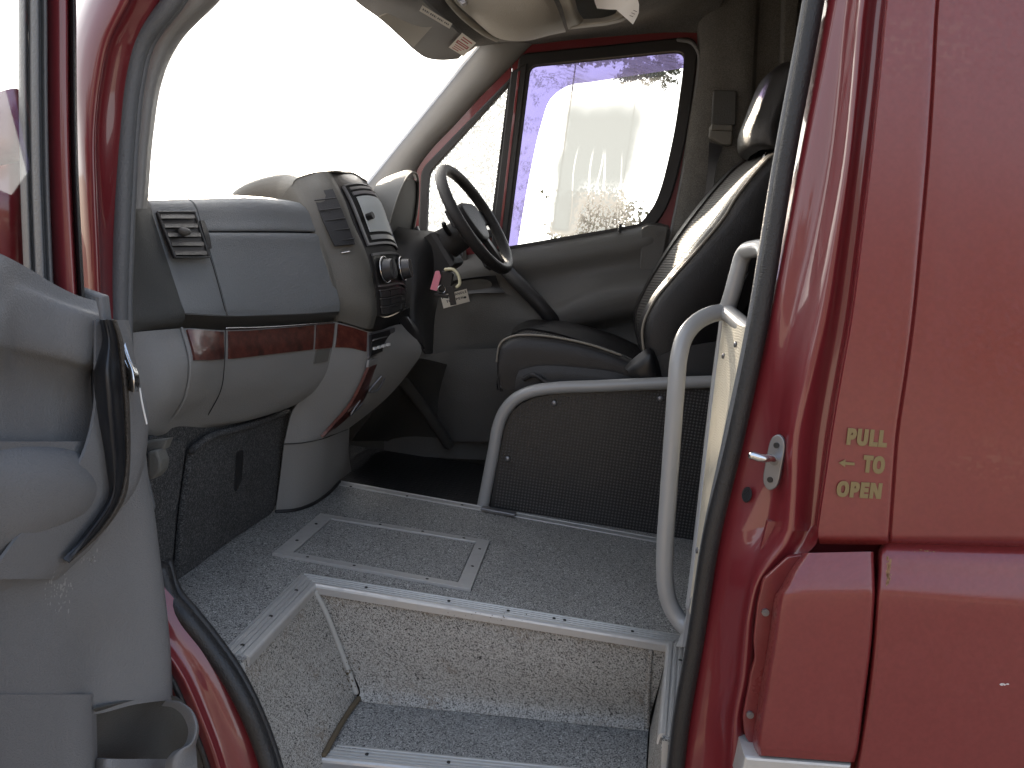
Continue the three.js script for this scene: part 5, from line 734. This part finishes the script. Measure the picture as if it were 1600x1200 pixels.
// ------------------------------------------------------------------ driver's seat
{
  const s = thing('driver_seat', "black leather driver's seat with ribbed centre and pale piping", 'seat');
  // backrest: rows from the bottom up; near piping line and far front edge measured, the rest between
  const near = [[1006, 541], [1006, 508], [1024, 469], [1048, 439], [1090, 391], [1132, 340], [1151, 309], [1191, 259], [1208, 243]].map(([u, v]) => pz(u, v, -2.35));
  const far = [[1000, 528], [995, 490], [1010, 450], [1030, 414], [1062, 364], [1095, 320], [1116, 296], [1158, 256], [1190, 240]].map(([u, v]) => pz(u, v, -2.79));
  const rows = near.map((a, i) => {
    const b = far[i], c = Math.min(a.x, b.x + 0.05), y = k => a.y + (b.y - a.y) * k, f = t => a.x + (b.x - a.x) * t, dep = [0.01, 0.014, 0.016, 0.016, 0.014, 0.012, 0.010, 0.006, 0.003][i];
    const w = [0.13, 0.14, 0.15, 0.15, 0.14, 0.13, 0.12, 0.08, 0.04][i];
    return [V(a.x + w + 0.10, a.y - 0.02, -2.38), V(a.x + w, a.y - 0.01, -2.335), V(a.x + 0.05, a.y, -2.325), V(a.x + 0.012, a.y, -2.333), V(a.x, a.y, -2.35), V(f(0.08) - 0.012, y(0.08), -2.38), V(f(0.2), y(0.2), -2.435), V(f(0.3) + dep * 0.7, y(0.3), -2.48), V(f(0.5) + dep, y(0.5), -2.57), V(f(0.7) + dep * 0.7, y(0.7), -2.66), V(f(0.86), y(0.86), -2.72), V(f(0.95) - 0.002, y(0.95), -2.765), V(b.x + 0.004, b.y, -2.79), V(b.x + 0.05, b.y - 0.01, -2.815), V(b.x + 0.2, b.y - 0.02, -2.80)];
  });
  const tp = rows[rows.length - 1].map((p, i, A) => V(p.x + 0.03 + (i > 2 && i < 12 ? 0.03 : 0), p.y + (i > 2 && i < 13 ? 0.012 : -0.01), p.z)), tp2 = tp.map(p => V(Math.max(p.x, 0.55) + 0.04, p.y - 0.04, p.z));
  const low = rows[0].map(p => V(p.x + 0.03, p.y - 0.07, p.z));
  const all = [low, ...rows, tp, tp2];
  const cut = (a, b) => all.map(r => r.slice(a, b + 1));
  part(s, 'backrest', [sheet(cut(0, 7), { n: 4, thick: 0.01 }), sheet(cut(10, 14), { n: 4, thick: 0.01 })], M.leather, 'black leather side bolsters of the backrest');
  part(s, 'ribbed_panel', sheet(all.map(r => [r[5].clone().lerp(r[6], 0.6), r[6], r[7], r[8], r[9], r[10], r[11].clone().lerp(r[10], 0.6)].map(p => V(p.x - 0.004, p.y, p.z))), { n: 5, thick: 0.012 }), M.ribbed, 'ribbed centre panel of the backrest');
  part(s, 'piping', tube(all.slice(0, -1).map(r => V(r[4].x - 0.002, r[4].y, r[4].z + 0.003)), 0.0042, { seg: 90, rad: 8 }), M.piping);
  part(s, 'back_shell', sheet([[V(0.36, 1.10, -2.36), V(0.42, 1.10, -2.57), V(0.36, 1.10, -2.80)], [V(0.42, 1.5, -2.35), V(0.50, 1.5, -2.57), V(0.42, 1.5, -2.80)], [V(0.60, 1.84, -2.40), V(0.66, 1.84, -2.57), V(0.60, 1.84, -2.76)]], { n: 5, thick: 0.01 }), M.darkPlastic);
  // headrest
  const hr = group(s, 'headrest', 'headrest with a light sunlit front');
  const hz = [-2.44, -2.47, -2.58, -2.69, -2.72];
  const H = [[1160, 236, 0], [1157, 216, 0], [1168, 180, 0], [1180, 148, 0], [1190, 127, 0], [1206, 114, 0]];
  const hf = H.map(([u, v]) => pz(u, v, -2.60));
  part(hr, 'cushion', sheet([hf[0].clone().add(V(0.03, -0.012, 0)), ...hf, hf[5].clone().add(V(0.07, 0.004, 0))].map((p, i) => [V(p.x + 0.17, p.y, -2.49), V(p.x + 0.10, p.y, -2.445), V(p.x + 0.058, p.y, -2.437), V(p.x + 0.045, p.y, -2.442), V(p.x + 0.015, p.y, -2.47), V(p.x, p.y, -2.55), V(p.x, p.y, -2.63), V(p.x + 0.012, p.y, -2.70), V(p.x + 0.05, p.y, -2.735), V(p.x + 0.17, p.y, -2.70)]), { n: 5, thick: 0.01 }), M.leather);
  part(hr, 'back', sheet([[V(0.52, 1.86, -2.44), V(0.56, 1.86, -2.58), V(0.52, 1.86, -2.73)], [V(0.56, 1.98, -2.44), V(0.60, 1.98, -2.58), V(0.56, 1.98, -2.73)], [V(0.60, 2.10, -2.46), V(0.62, 2.10, -2.58), V(0.60, 2.10, -2.72)]], { n: 4, thick: 0.01 }), M.leather);
  for (const z of [-2.52, -2.66]) part(hr, 'post', tube([V(0.435, 1.80, z), V(0.445, 1.84, z), V(0.46, 1.92, z)], 0.006, { seg: 8 }), M.chrome);
  // cushion: rows front to back
  const C0 = [[778, 560, 781, 600], [778, 542, 779, 585], [783, 534, 783, 540], [800, 526, 835, 531], [850, 520, 910, 537], [910, 520, 955, 546], [960, 524, 998, 560], [1010, 536, 1030, 575]];
  const cr2 = C0.map(([u, v, a, b]) => { const f = pz(u + 8, v - 6, -2.75), q = pz(a, b, -2.35); return [f, q]; });
  const crows = [[-0.262, 1.08, 1.085], [-0.272, 1.13, 1.14], [-0.268, 1.19, 1.195], [-0.235, 1.216, 1.222], [-0.16, 1.222, 1.236], [-0.06, 1.212, 1.236], [0.02, 1.196, 1.228], [0.10, 1.175, 1.212], [0.2, 1.15, 1.18]].map(([x, c, e], i) => [V(x + 0.02, 1.06, -2.315), V(x + 0.01, Math.min(e - 0.03, 1.15), -2.308), V(x + 0.004, e - 0.012, -2.315), V(x, e - 0.002, -2.335), V(x, e, -2.36), V(x - 0.001, e - 0.004, -2.41), V(x - 0.002, c, -2.47), V(x - 0.003, c - 0.004, -2.57), V(x - 0.002, c, -2.67), V(x, e + 0.012, -2.74), V(x, e + 0.018, -2.775), V(x + 0.004, e + 0.002, -2.81), V(x + 0.01, 1.06, -2.82)]);
  const ccut = (a, b) => crows.map(r => r.slice(a, b + 1));
  part(s, 'seat_cushion', [sheet(ccut(0, 6), { n: 4, thick: 0.01 }), sheet(ccut(8, 12), { n: 4, thick: 0.01 })], M.leather, 'black leather sides of the seat cushion');
  part(s, 'ribbed_panel', sheet(crows.map(r => [r[4].clone().lerp(r[5], 0.3), r[5], r[6], r[7], r[8], r[8].clone().lerp(r[9], 0.3)].map(p => V(p.x, p.y + 0.003, p.z))), { n: 5, thick: 0.01 }), M.ribbed, 'ribbed centre of the seat cushion');
  part(s, 'piping', tube(crows.slice(1, 8).map(r => V(r[3].x - 0.002, r[3].y + 0.003, r[3].z + 0.002)), 0.0036, { seg: 60, rad: 8 }), M.piping);
  part(s, 'valance', sheet([[[811, 578, -2.30], [840, 572, -2.295], [900, 574, -2.295], [970, 584, -2.295], [990, 592, -2.30]], [[806, 592, -2.295], [840, 584, -2.288], [900, 586, -2.288], [970, 595, -2.288], [990, 600, -2.295]], [[806, 640, -2.30], [840, 640, -2.295], [900, 640, -2.295], [970, 640, -2.295], [990, 640, -2.30]]], { n: 5, thick: 0.006 }), M.darkPlastic);
  part(s, 'hinge_cover', sheet([[[974, 575, -2.31], [992, 558, -2.30], [1014, 544, -2.30], [1022, 548, -2.32]], [[980, 579, -2.29], [997, 568, -2.28], [1018, 553, -2.28], [1027, 560, -2.31]], [[990, 600, -2.29], [1005, 600, -2.28], [1024, 598, -2.28], [1036, 600, -2.31]], [[996, 640, -2.30], [1010, 640, -2.29], [1028, 640, -2.29], [1042, 640, -2.32]]], { n: 5, thick: 0.006 }), M.blackSatin, 'satin black hinge cover of the seat');
  part(s, 'lever', tube([[820, 592, -2.285], [835, 586, -2.27], [855, 598, -2.27], [875, 604, -2.27]], 0.007, { seg: 20 }), M.darkPlastic);
  part(s, 'side_valance', sheet([[[1020, 560, -2.32], [1060, 545, -2.31], [1110, 535, -2.31], [1180, 530, -2.32]], [[1030, 620, -2.32], [1065, 620, -2.31], [1110, 620, -2.31], [1180, 620, -2.32]]], { n: 4, thick: 0.006 }), M.darkPlastic);
  part(s, 'seat_base', rbox(0.44, 0.40, 0.44, 0.02).translate(0.02, 0.88, -2.57), M.blackSatin);
}
{ // belt tower and strap on the far pillar
  const b = thing('seat_belt', 'black seat belt with its guide on the felt pillar behind the window', 'seat belt');
  part(b, 'guide_cover', slabPx(rounded([[1115, 140], [1151, 141], [1150, 196], [1112, 195]], 4), -2.835, 0.02, 0.004), M.capDark);
  part(b, 'guide', [slabPx(rounded([[1110, 195], [1146, 196], [1144, 226], [1130, 226], [1108, 214]], 4), -2.815, 0.03, 0.006), slabPx(rounded([[1112, 193], [1145, 195], [1145, 204], [1111, 203]], 2), -2.805, 0.03, 0.004)], M.frame);
  part(b, 'strap', sheet([[[1108, 222, -2.82], [1130, 228, -2.82]], [[1106, 260, -2.80], [1120, 258, -2.79]], [[1098, 330, -2.79], [1112, 326, -2.77]], [[1085, 410, -2.80], [1100, 412, -2.78]]], { n: 4, thick: 0.002 }), M.darkPlastic);
}
// ------------------------------------------------------------------ partition beside the driver
{
  const p = thing('partition_screen', "low black studded screen in a pale tube frame beside the driver's seat", 'partition');
  const Z = -2.255;
  const path = [[754, 794], [762, 752], [771, 706], [779, 664], [790, 640], [806, 623], [830, 612], [870, 606], [930, 603.5], [1010, 600], [1110, 596.5], [1170, 594]].map(([u, v]) => [u, v, Z]);
  part(p, 'frame_tube', tube(path, 0.0185, { seg: 100, rad: 16 }), M.rail, 'pale painted tube bent round the screen');
  const inner = [[766, 792], [772, 752], [781, 706], [789, 668], [799, 646], [814, 631], [836, 621], [872, 615], [930, 612], [1010, 609], [1180, 603], [1150, 874], [1075, 852]];
  part(p, 'panel', slabPx(inner, Z - 0.004, 0.006, 0.0005), M.tread);
  // raised studs of the panel
  const poly = inner.map(([u, v]) => pz(u, v, Z)); const stud = [];
  const inside = (x, y) => { let c = false; for (let i = 0, j = poly.length - 1; i < poly.length; j = i++) { const a = poly[i], b = poly[j]; if ((a.y > y) !== (b.y > y) && x < (b.x - a.x) * (y - a.y) / (b.y - a.y) + a.x) c = !c; } return c; };
  const base = new THREE.CylinderGeometry(0.0008, 0.0036, 0.0026, 4, 1, true).rotateX(Math.PI / 2), sp = 0.0096, ds = [];
  for (let y = 0.66; y < 1.2; y += sp) for (let x = -0.26; x < 0.5; x += sp) { const yy = y + 0.16 * x * 0, xx = x; if (inside(xx, yy) && inside(xx + 0.006, yy) && inside(xx - 0.006, yy) && inside(xx, yy + 0.006)) ds.push(base.clone().translate(xx, yy, Z - 0.0028)); }
  const o = part(p, 'studs', join(ds), M.stud); o.userData.kind = 'stuff';
  for (const [u, v] of [[866, 630], [1032, 623], [793, 717]]) { const q = pz(u, v, Z + 0.002); part(p, 'screw', new THREE.SphereGeometry(0.0085, 14, 8).scale(1, 1, 0.5).translate(q.x, q.y, q.z), M.dullSteel); }
  const a = py(752, 796, FY + 0.008), b = py(806, 802, FY + 0.008);
  part(p, 'foot_plate', rbox(a.distanceTo(b), 0.008, 0.03, 0.002).rotateY(-0.08).translate((a.x + b.x) / 2, FY + 0.009, (a.z + b.z) / 2), M.dullSteel);
}
// ------------------------------------------------------------------ grab rail and modesty panel by the door
{
  const r = thing('grab_rail', 'pale painted looped grab rail standing by the door opening', 'grab rail');
  const J = [1135, 487, -1.60];
  part(r, 'rail', tube([J, [1112, 491, -1.585], [1088, 504, -1.565], [1070, 526, -1.545], [1061, 558, -1.53], [1057, 600, -1.52], [1051, 680, -1.51], [1044, 780, -1.505], [1039, 860, -1.50], [1040, 915, -1.495], [1048, 947, -1.49], [1062, 970, -1.48], [1080, 988, -1.46]], 0.0172, { seg: 140, rad: 18 }), M.rail, 'tall curved grab rail');
  part(r, 'upper_loop', tube([J, [1143, 462, -1.59], [1152, 430, -1.585], [1160, 402, -1.58], [1166, 393, -1.57], [1178, 389, -1.53], [1192, 388, -1.48], [1198, 396, -1.43]], 0.0168, { seg: 60, rad: 18 }), M.rail);
  part(r, 'cross_rail', tube([J, [1145, 495, -1.55], [1160, 508, -1.47], [1180, 525, -1.38], [1200, 543, -1.30]], 0.0168, { seg: 40, rad: 16 }), M.rail);
  part(r, 'weld', new THREE.SphereGeometry(0.022, 16, 12).scale(1, 0.9, 1).translate(...P(J).toArray()), M.rail);
  const m = thing('modesty_panel', 'cream textured upright panel in a pale frame behind the grab rail', 'panel');
  const x0 = 0.262; // faces forward
  const far = [[1128, 500], [1120, 560], [1110, 640], [1100, 730], [1090, 820], [1081, 900], [1075, 948]].map(([u, v]) => pxx(u, v, x0));
  part(m, 'board', sheet(far.map(p => [V(x0 + 0.002, p.y, p.z - 0.004), V(x0, p.y, p.z + 0.03), V(x0, p.y, (p.z - 1.20) / 2), V(x0, p.y, -1.20)]), { n: 4, thick: 0.012 }), M.cream);
  part(m, 'edge_frame', tube(far.map(p => V(p.x + 0.004, p.y, p.z - 0.004)), 0.0085, { seg: 60, rad: 12 }), M.rail);
  part(m, 'foot', sheet([[pxx(1076, 940, x0), pxx(1082, 930, x0)], [pxx(1066, 985, x0 - 0.002), pxx(1074, 960, x0 - 0.002)], [pxx(1056, 1010, x0 - 0.004), pxx(1066, 1010, x0 - 0.004)]], { n: 4, thick: 0.008 }), M.rail);
  for (const [u, v] of [[1149, 538], [1130, 556], [1089, 860]]) { const q = pxx(u, v, x0 - 0.002); part(m, 'screw', new THREE.SphereGeometry(0.006, 10, 8).scale(0.5, 1, 1).translate(q.x, q.y, q.z), M.dullSteel); }
}
// ------------------------------------------------------------------ overhead: console, visor, labels, paper
{
  const o = thing('overhead_console', 'beige overhead console with an open shelf above the windscreen', 'console');
  const z = -2.25;
  part(o, 'housing', sheet([
    [[688, -60, -2.2], [740, -60, -2.2], [790, -60, -2.2], [828, -60, -2.2], [842, -60, -2.2]],
    [[694, -20, -2.2], [738, -20, -2.18], [790, -20, -2.17], [836, -20, -2.18], [852, -20, -2.2]],
    [[708, 0, -2.22], [742, 4, -2.2], [795, 6, -2.19], [850, 2, -2.2], [864, -2, -2.22]],
    [[736, 26, -2.28], [762, 32, -2.25], [806, 36, -2.24], [862, 30, -2.25], [876, 26, -2.27]],
    [[764, 51, -2.36], [782, 55, -2.34], [816, 58, -2.33], [866, 48, -2.33], [882, 44, -2.34]],
    [[778, 60, -2.46], [793, 63, -2.46], [820, 64, -2.46], [864, 54, -2.46], [884, 50, -2.46]]], { n: 6, thick: 0.006 }), M.beige, 'smooth beige shell of the console');
  part(o, 'trim_ridge', tube([[684, -40, -2.24], [697, -6, -2.25], [722, 24, -2.31], [752, 48, -2.38], [776, 61, -2.46]], 0.009, { seg: 40 }), M.beige);
  part(o, 'catch', slabPx(rounded([[712, -2], [726, -4], [730, 4], [722, 8]], 2), -2.2, 0.015, 0.003), M.dullSteel);
  part(o, 'shelf_frame', sheet([[[868, -50, -2.22], [866, -20, -2.23], [878, 10, -2.26], [884, 32, -2.32], [888, 46, -2.40]], [[884, -50, -2.21], [882, -20, -2.215], [892, 8, -2.245], [898, 28, -2.30], [905, 43, -2.40]], [[898, -50, -2.23], [896, -20, -2.24], [900, 5, -2.28], [906, 22, -2.34], [925, 41, -2.42]]], { n: 5, thick: 0.006 }), M.beige);
  part(o, 'shelf_lip', sheet([[[890, 46, -2.40], [925, 42, -2.39], [955, 38, -2.38], [978, 30, -2.38], [986, -10, -2.38], [984, -50, -2.38]], [[896, 40, -2.37], [925, 36, -2.35], [952, 33, -2.34], [972, 26, -2.34], [978, -10, -2.34], [976, -50, -2.34]], [[902, 30, -2.37], [925, 29, -2.37], [948, 26, -2.37], [962, 20, -2.37], [966, -10, -2.37], [964, -50, -2.37]]], { n: 5, thick: 0.006 }), M.beige);
  part(o, 'shelf_inside', slabPx([[880, -60], [975, -60], [975, 30], [900, 38]], -2.46, 0.02, 0), M.capDark);
  const pp = thing('paper_sheet', 'folded white paper sticking out of the overhead shelf', 'paper');
  part(pp, 'page', sheet([[[926, -30, -2.33], [960, -30, -2.31], [986, -30, -2.30]], [[929, 2, -2.335], [962, 2, -2.315], [986, 2, -2.30]], [[933, 13, -2.34], [962, 15, -2.32], [990, 12, -2.30]]], { n: 3, thick: 0.0008 }), M.white);
  part(pp, 'fold', sheet([[[958, -20, -2.318], [984, -20, -2.297], [992, -20, -2.293]], [[960, 10, -2.322], [985, 8, -2.30], [998, 20, -2.292]], [[963, 15, -2.322], [980, 30, -2.30], [989, 38, -2.295]]], { n: 3, thick: 0.0008, lin: true }), M.white);
  for (let k = 0; k < 3; k++) part(pp, 'print_line', tube([[984 + k * 3, 24 - k * 4, -2.290], [989 + k * 3, 26 - k * 4, -2.290]], 0.0007, { seg: 3, rad: 6 }), M.screw);
  const v = thing('sun_visor', "folded grey sun visor at the top of the windscreen before the driver", 'sun visor');
  const vr = [[510, -45, 610, -60, -1.80], [552, -2, 652, -8, -1.90], [592, 28, 682, 22, -2.05], [628, 60, 708, 44, -2.25], [650, 80, 724, 58, -2.40], [668, 91, 734, 66, -2.52], [692, 94, 740, 70, -2.62], [716, 92, 742, 74, -2.70]];
  part(v, 'board', sheet(vr.map(([a, b, c, e, z]) => [[a, b, z], [a * 0.7 + c * 0.3 - 1, b * 0.7 + e * 0.3 - 1, z + 0.02], [a * 0.3 + c * 0.7, b * 0.3 + e * 0.7, z + 0.02], [c, e, z]]), { n: 5, thick: 0.012 }), M.visor);
  part(v, 'pale_patch', sheet([[[592, 27, -2.01], [626, 11, -1.99]], [[618, 50, -2.13], [655, 24, -2.07]], [[646, 74, -2.32], [682, 34, -2.13]]], { n: 4, thick: 0.003 }), M.beige, 'pale patch on the visor');  // thin beige quad laid on the visor board
  const print = (fn, w, h) => { const c = document.createElement('canvas'); c.width = w; c.height = h; fn(c.getContext('2d')); const t = new THREE.CanvasTexture(c); t.colorSpace = THREE.SRGBColorSpace; return S([0.9, 0.9, 0.9], 0.5, { map: t }); };
  const card = (name, a, b, c, m, label) => { const A = P(a), X = P(b).sub(A), Y = A.clone().sub(P(c)), N = X.clone().cross(Y).normalize(); if (N.dot(C.clone().sub(A)) < 0) N.negate(); part(v, name, new THREE.PlaneGeometry(1, 1).translate(0.5, -0.5, 0).applyMatrix4(new THREE.Matrix4().makeBasis(X, Y, N).setPosition(A)), m, label); };
  card('warning_label', [722, 51, -2.31], [744, 67, -2.50], [701, 74, -2.40], print(x => { x.fillStyle = '#efe9dc'; x.fillRect(0, 0, 128, 128); x.fillStyle = '#b02a2a'; for (let k = 0; k < 2; k++) x.fillRect(24, 16 + k * 16, 84 - k * 20, 8); x.fillRect(12, 52, 100, 22); x.fillStyle = '#efe9dc'; x.fillRect(20, 60, 84, 5); x.fillStyle = '#c05050'; for (let k = 0; k < 3; k++) x.fillRect(20, 84 + k * 14, 80 - k * 14, 6); }, 128, 128), 'white label with red print');
  card('strip_label', [660, 8, -1.94], [707, 37, -2.18], [655, 17, -1.95], print(x => { x.fillStyle = '#e8e2d4'; x.fillRect(0, 0, 256, 48); x.fillStyle = '#4a4640'; for (let k = 0; k < 15; k++) x.fillRect(14 + k * 15, 16, k % 4 === 3 ? 4 : 10, 14); }, 256, 48), 'narrow white label with a line of dark print');
}
// ------------------------------------------------------------------ trees outside, beyond the far side
function tree(name, label, u, v, dist, width, density, kind) {
  const top = pz(u, v, -dist), t = thing(name, label, 'tree', { group: 'trees beyond the far side of the minibus' }); t.position.set(top.x, 0, top.z);
  const h = top.y, wood = [], leaf = [], n = V();
  wood.push(cyl(kind === 'broad' ? 0.16 : 0.03, h * 0.96, 9, 0.02).translate(0, h * 0.48, 0));
  const pos = [], nor = [];
  const tri = (c, s) => { const a = V(rnd() - 0.5, rnd() - 0.5, rnd() - 0.5).normalize(), b = V(rnd() - 0.5, rnd() - 0.5, rnd() - 0.5).cross(a).normalize(), d = a.clone().cross(b); for (const k of [[0, 1], [-0.8, -0.6], [0.8, -0.6]]) { const q = c.clone().addScaledVector(b, k[0] * s).addScaledVector(a, k[1] * s); pos.push(q.x, q.y, q.z); } };
  const limbs = kind === 'pine' ? 46 : 60;
  for (let i = 0; i < limbs; i++) {
    const f = kind === 'pine' ? 0.905 + 0.095 * i / limbs : (kind === 'high' ? 0.92 + 0.07 * rnd() : 0.22 + 0.74 * Math.pow(rnd(), 0.8)), az = rnd() * 6.28, y0 = h * f;
    const L = width * (kind === 'pine' ? 7 * (1.03 - f) * (0.7 + 0.6 * rnd()) : Math.sqrt(Math.max(0.03, 1 - Math.pow(f * 1.7 - 0.95, 2))) * (0.6 + 0.5 * rnd()));
    const e = V(Math.cos(az) * L, y0 + L * (kind === 'pine' ? -0.12 : 0.35), Math.sin(az) * L), s = V(0, y0, 0);
    e.y = Math.min(e.y, h);
    wood.push(tube([s, s.clone().lerp(e, 0.5).add(V(0, 0.08 * L, 0)), e], 0.018 + 0.03 * (1 - f), { seg: 5, rad: 5, caps: false }));
    const m = Math.round(density * (0.3 + L / width));
    for (let k = 0; k < m; k++) { const q = 0.25 + 0.8 * rnd(), c = s.clone().lerp(e, q); const sp = kind === 'pine' ? 0.16 + 0.06 * L : kind === 'high' ? 0.2 + 0.1 * L : 0.3 + 0.22 * L; c.add(V((rnd() + rnd() - 1) * sp, (rnd() + rnd() - 1) * sp * 0.7, (rnd() + rnd() - 1) * sp)); tri(c, 0.055 + 0.05 * rnd()); }
  }
  const g = new THREE.BufferGeometry(); g.setAttribute('position', new THREE.Float32BufferAttribute(pos, 3)); g.computeVertexNormals();
  part(t, 'trunk', wood, M.bark); part(t, 'crown', g, kind === 'pine' ? M.needle : M.leaf);
}
tree('broadleaf_tree', 'large dense tree behind the front edge of the purple wind deflector', 905, 62, 22, 2.0, 70, 'high');
tree('pine_tree', 'thin pine left of the pair above the side window', 1004, 84, 46, 1.5, 60, 'pine');
tree('pine_tree', 'thin pine right of the pair above the side window', 1042, 80, 50, 1.8, 60, 'pine');
tree('broadleaf_tree', 'low bushy tree behind the lower middle of the side window', 935, 308, 26, 1.5, 120, 'broad');

{ // wear: scuffs on the door trim, chip and rusty scratch on the body, grime in the step corner. Each fleck lies on the surface it marks.
  scene.updateMatrixWorld(true);
  const rc = new THREE.Raycaster();
  function marks(owner, name, m, spots, cx, cy, sx, sy, size, aspect, sharp = 1) {
    const gs = [];
    for (let k = 0; k < spots; k++) {
      const r = Math.pow(rnd(), sharp), a = rnd() * 6.283, u = cx + r * sx * Math.cos(a), v = cy + r * sy * Math.sin(a);
      rc.set(C, ray(u, v).normalize()); const h = rc.intersectObject(owner, true)[0]; if (!h) continue;
      const n = h.face.normal.clone().transformDirection(h.object.matrixWorld); if (n.dot(ray(u, v)) > 0) n.negate();
      const x = V(0, 1, 0).cross(n).normalize(), y = n.clone().cross(x), w = size * (0.4 + rnd()), hh = w * aspect * (0.5 + rnd()), pts = [];
      for (let q = 0; q < 6; q++) { const t = q / 6 * 6.283, e = 0.6 + 0.5 * rnd(); pts.push([Math.cos(t) * w * e, Math.sin(t) * hh * e]); }
      gs.push(new THREE.ExtrudeGeometry(shp(pts), { depth: 0.0003, bevelEnabled: false }).applyMatrix4(new THREE.Matrix4().makeBasis(x, y, n).setPosition(h.point)));
    }
    const o = part(owner, name, gs, m); o.userData.kind = 'stuff'; return o;
  }
  const sub = n => bus.children.find(c => c.name === n), doorG = sub('passenger_door'), lowP = sub('lower_body_panel');
  marks(doorG, 'scuff_marks', M.fleck, 70, 95, 920, 26, 42, 0.0010, 2.2); marks(doorG, 'scuff_marks', M.fleck, 26, 142, 875, 16, 20, 0.0009, 2.2);
  const onBus = (n, ...r) => { const t = sub(n), g = marks(t, ...r); bus.add(g); };
  onBus('lower_body_panel', 'paint_chip', M.chip, 7, 1567, 1069, 8, 2.5, 0.0022, 0.5); onBus('lower_body_panel', 'rust_marks', M.rust, 34, 1388, 893, 5, 24, 0.0016, 2); onBus('lower_body_panel', 'rust_marks', M.rust, 14, 1440, 861, 60, 3, 0.0014, 0.5);
  const fl = scene.getObjectByName('floor');
  marks(fl, 'grime', M.dirt, 60, 542, 1052, 22, 30, 0.0018, 1.2, 1.4); marks(fl, 'grime', M.dirt, 90, 700, 965, 170, 10, 0.0012, 0.8); marks(fl, 'grime', M.dirt, 60, 780, 1116, 200, 6, 0.0012, 0.7); marks(fl, 'grime', M.dirt, 40, 330, 862, 60, 34, 0.0014, 0.8);
}
{ // wood on the near side of the road, behind the viewer, mirrored in the paint
  const pos = [], wood = [];
  for (let i = 0; i < 46; i++) {
    const x = -30 + 60 * i / 45 + (rnd() - 0.5), z = 17 + 6 * rnd(), h = 3.0 + 2.2 * rnd(), w = 1.3 + 0.8 * rnd();
    wood.push(cyl(0.16, h * 0.8, 6, 0.05).translate(x, h * 0.4, z));
    for (let k = 0; k < 900; k++) { const f = 0.12 + 0.88 * rnd(), r = w * Math.sqrt(rnd()) * Math.sqrt(Math.max(0.02, 1 - (f * 1.6 - 0.8) ** 2)), a = rnd() * 6.283, c = V(x + r * Math.cos(a), h * f, z + r * Math.sin(a)); for (let q = 0; q < 3; q++) pos.push(c.x + (rnd() - 0.5) * 0.5, c.y + (rnd() - 0.5) * 0.5, c.z + (rnd() - 0.5) * 0.5); }
  }
  const g = new THREE.BufferGeometry(); g.setAttribute('position', new THREE.Float32BufferAttribute(pos, 3)); g.computeVertexNormals();
  const o = new THREE.Group(); o.name = 'woodland'; o.userData = { label: 'wood of leafy trees across the gravel behind the viewer', category: 'woodland', kind: 'stuff' }; scene.add(o);
  part(o, 'trunks', wood, M.bark); part(o, 'foliage', g, M.autumn);
}
scene.traverse(o => { if (o.isMesh) { o.castShadow = true; o.receiveShadow = true; } });
renderer.render(scene, camera);
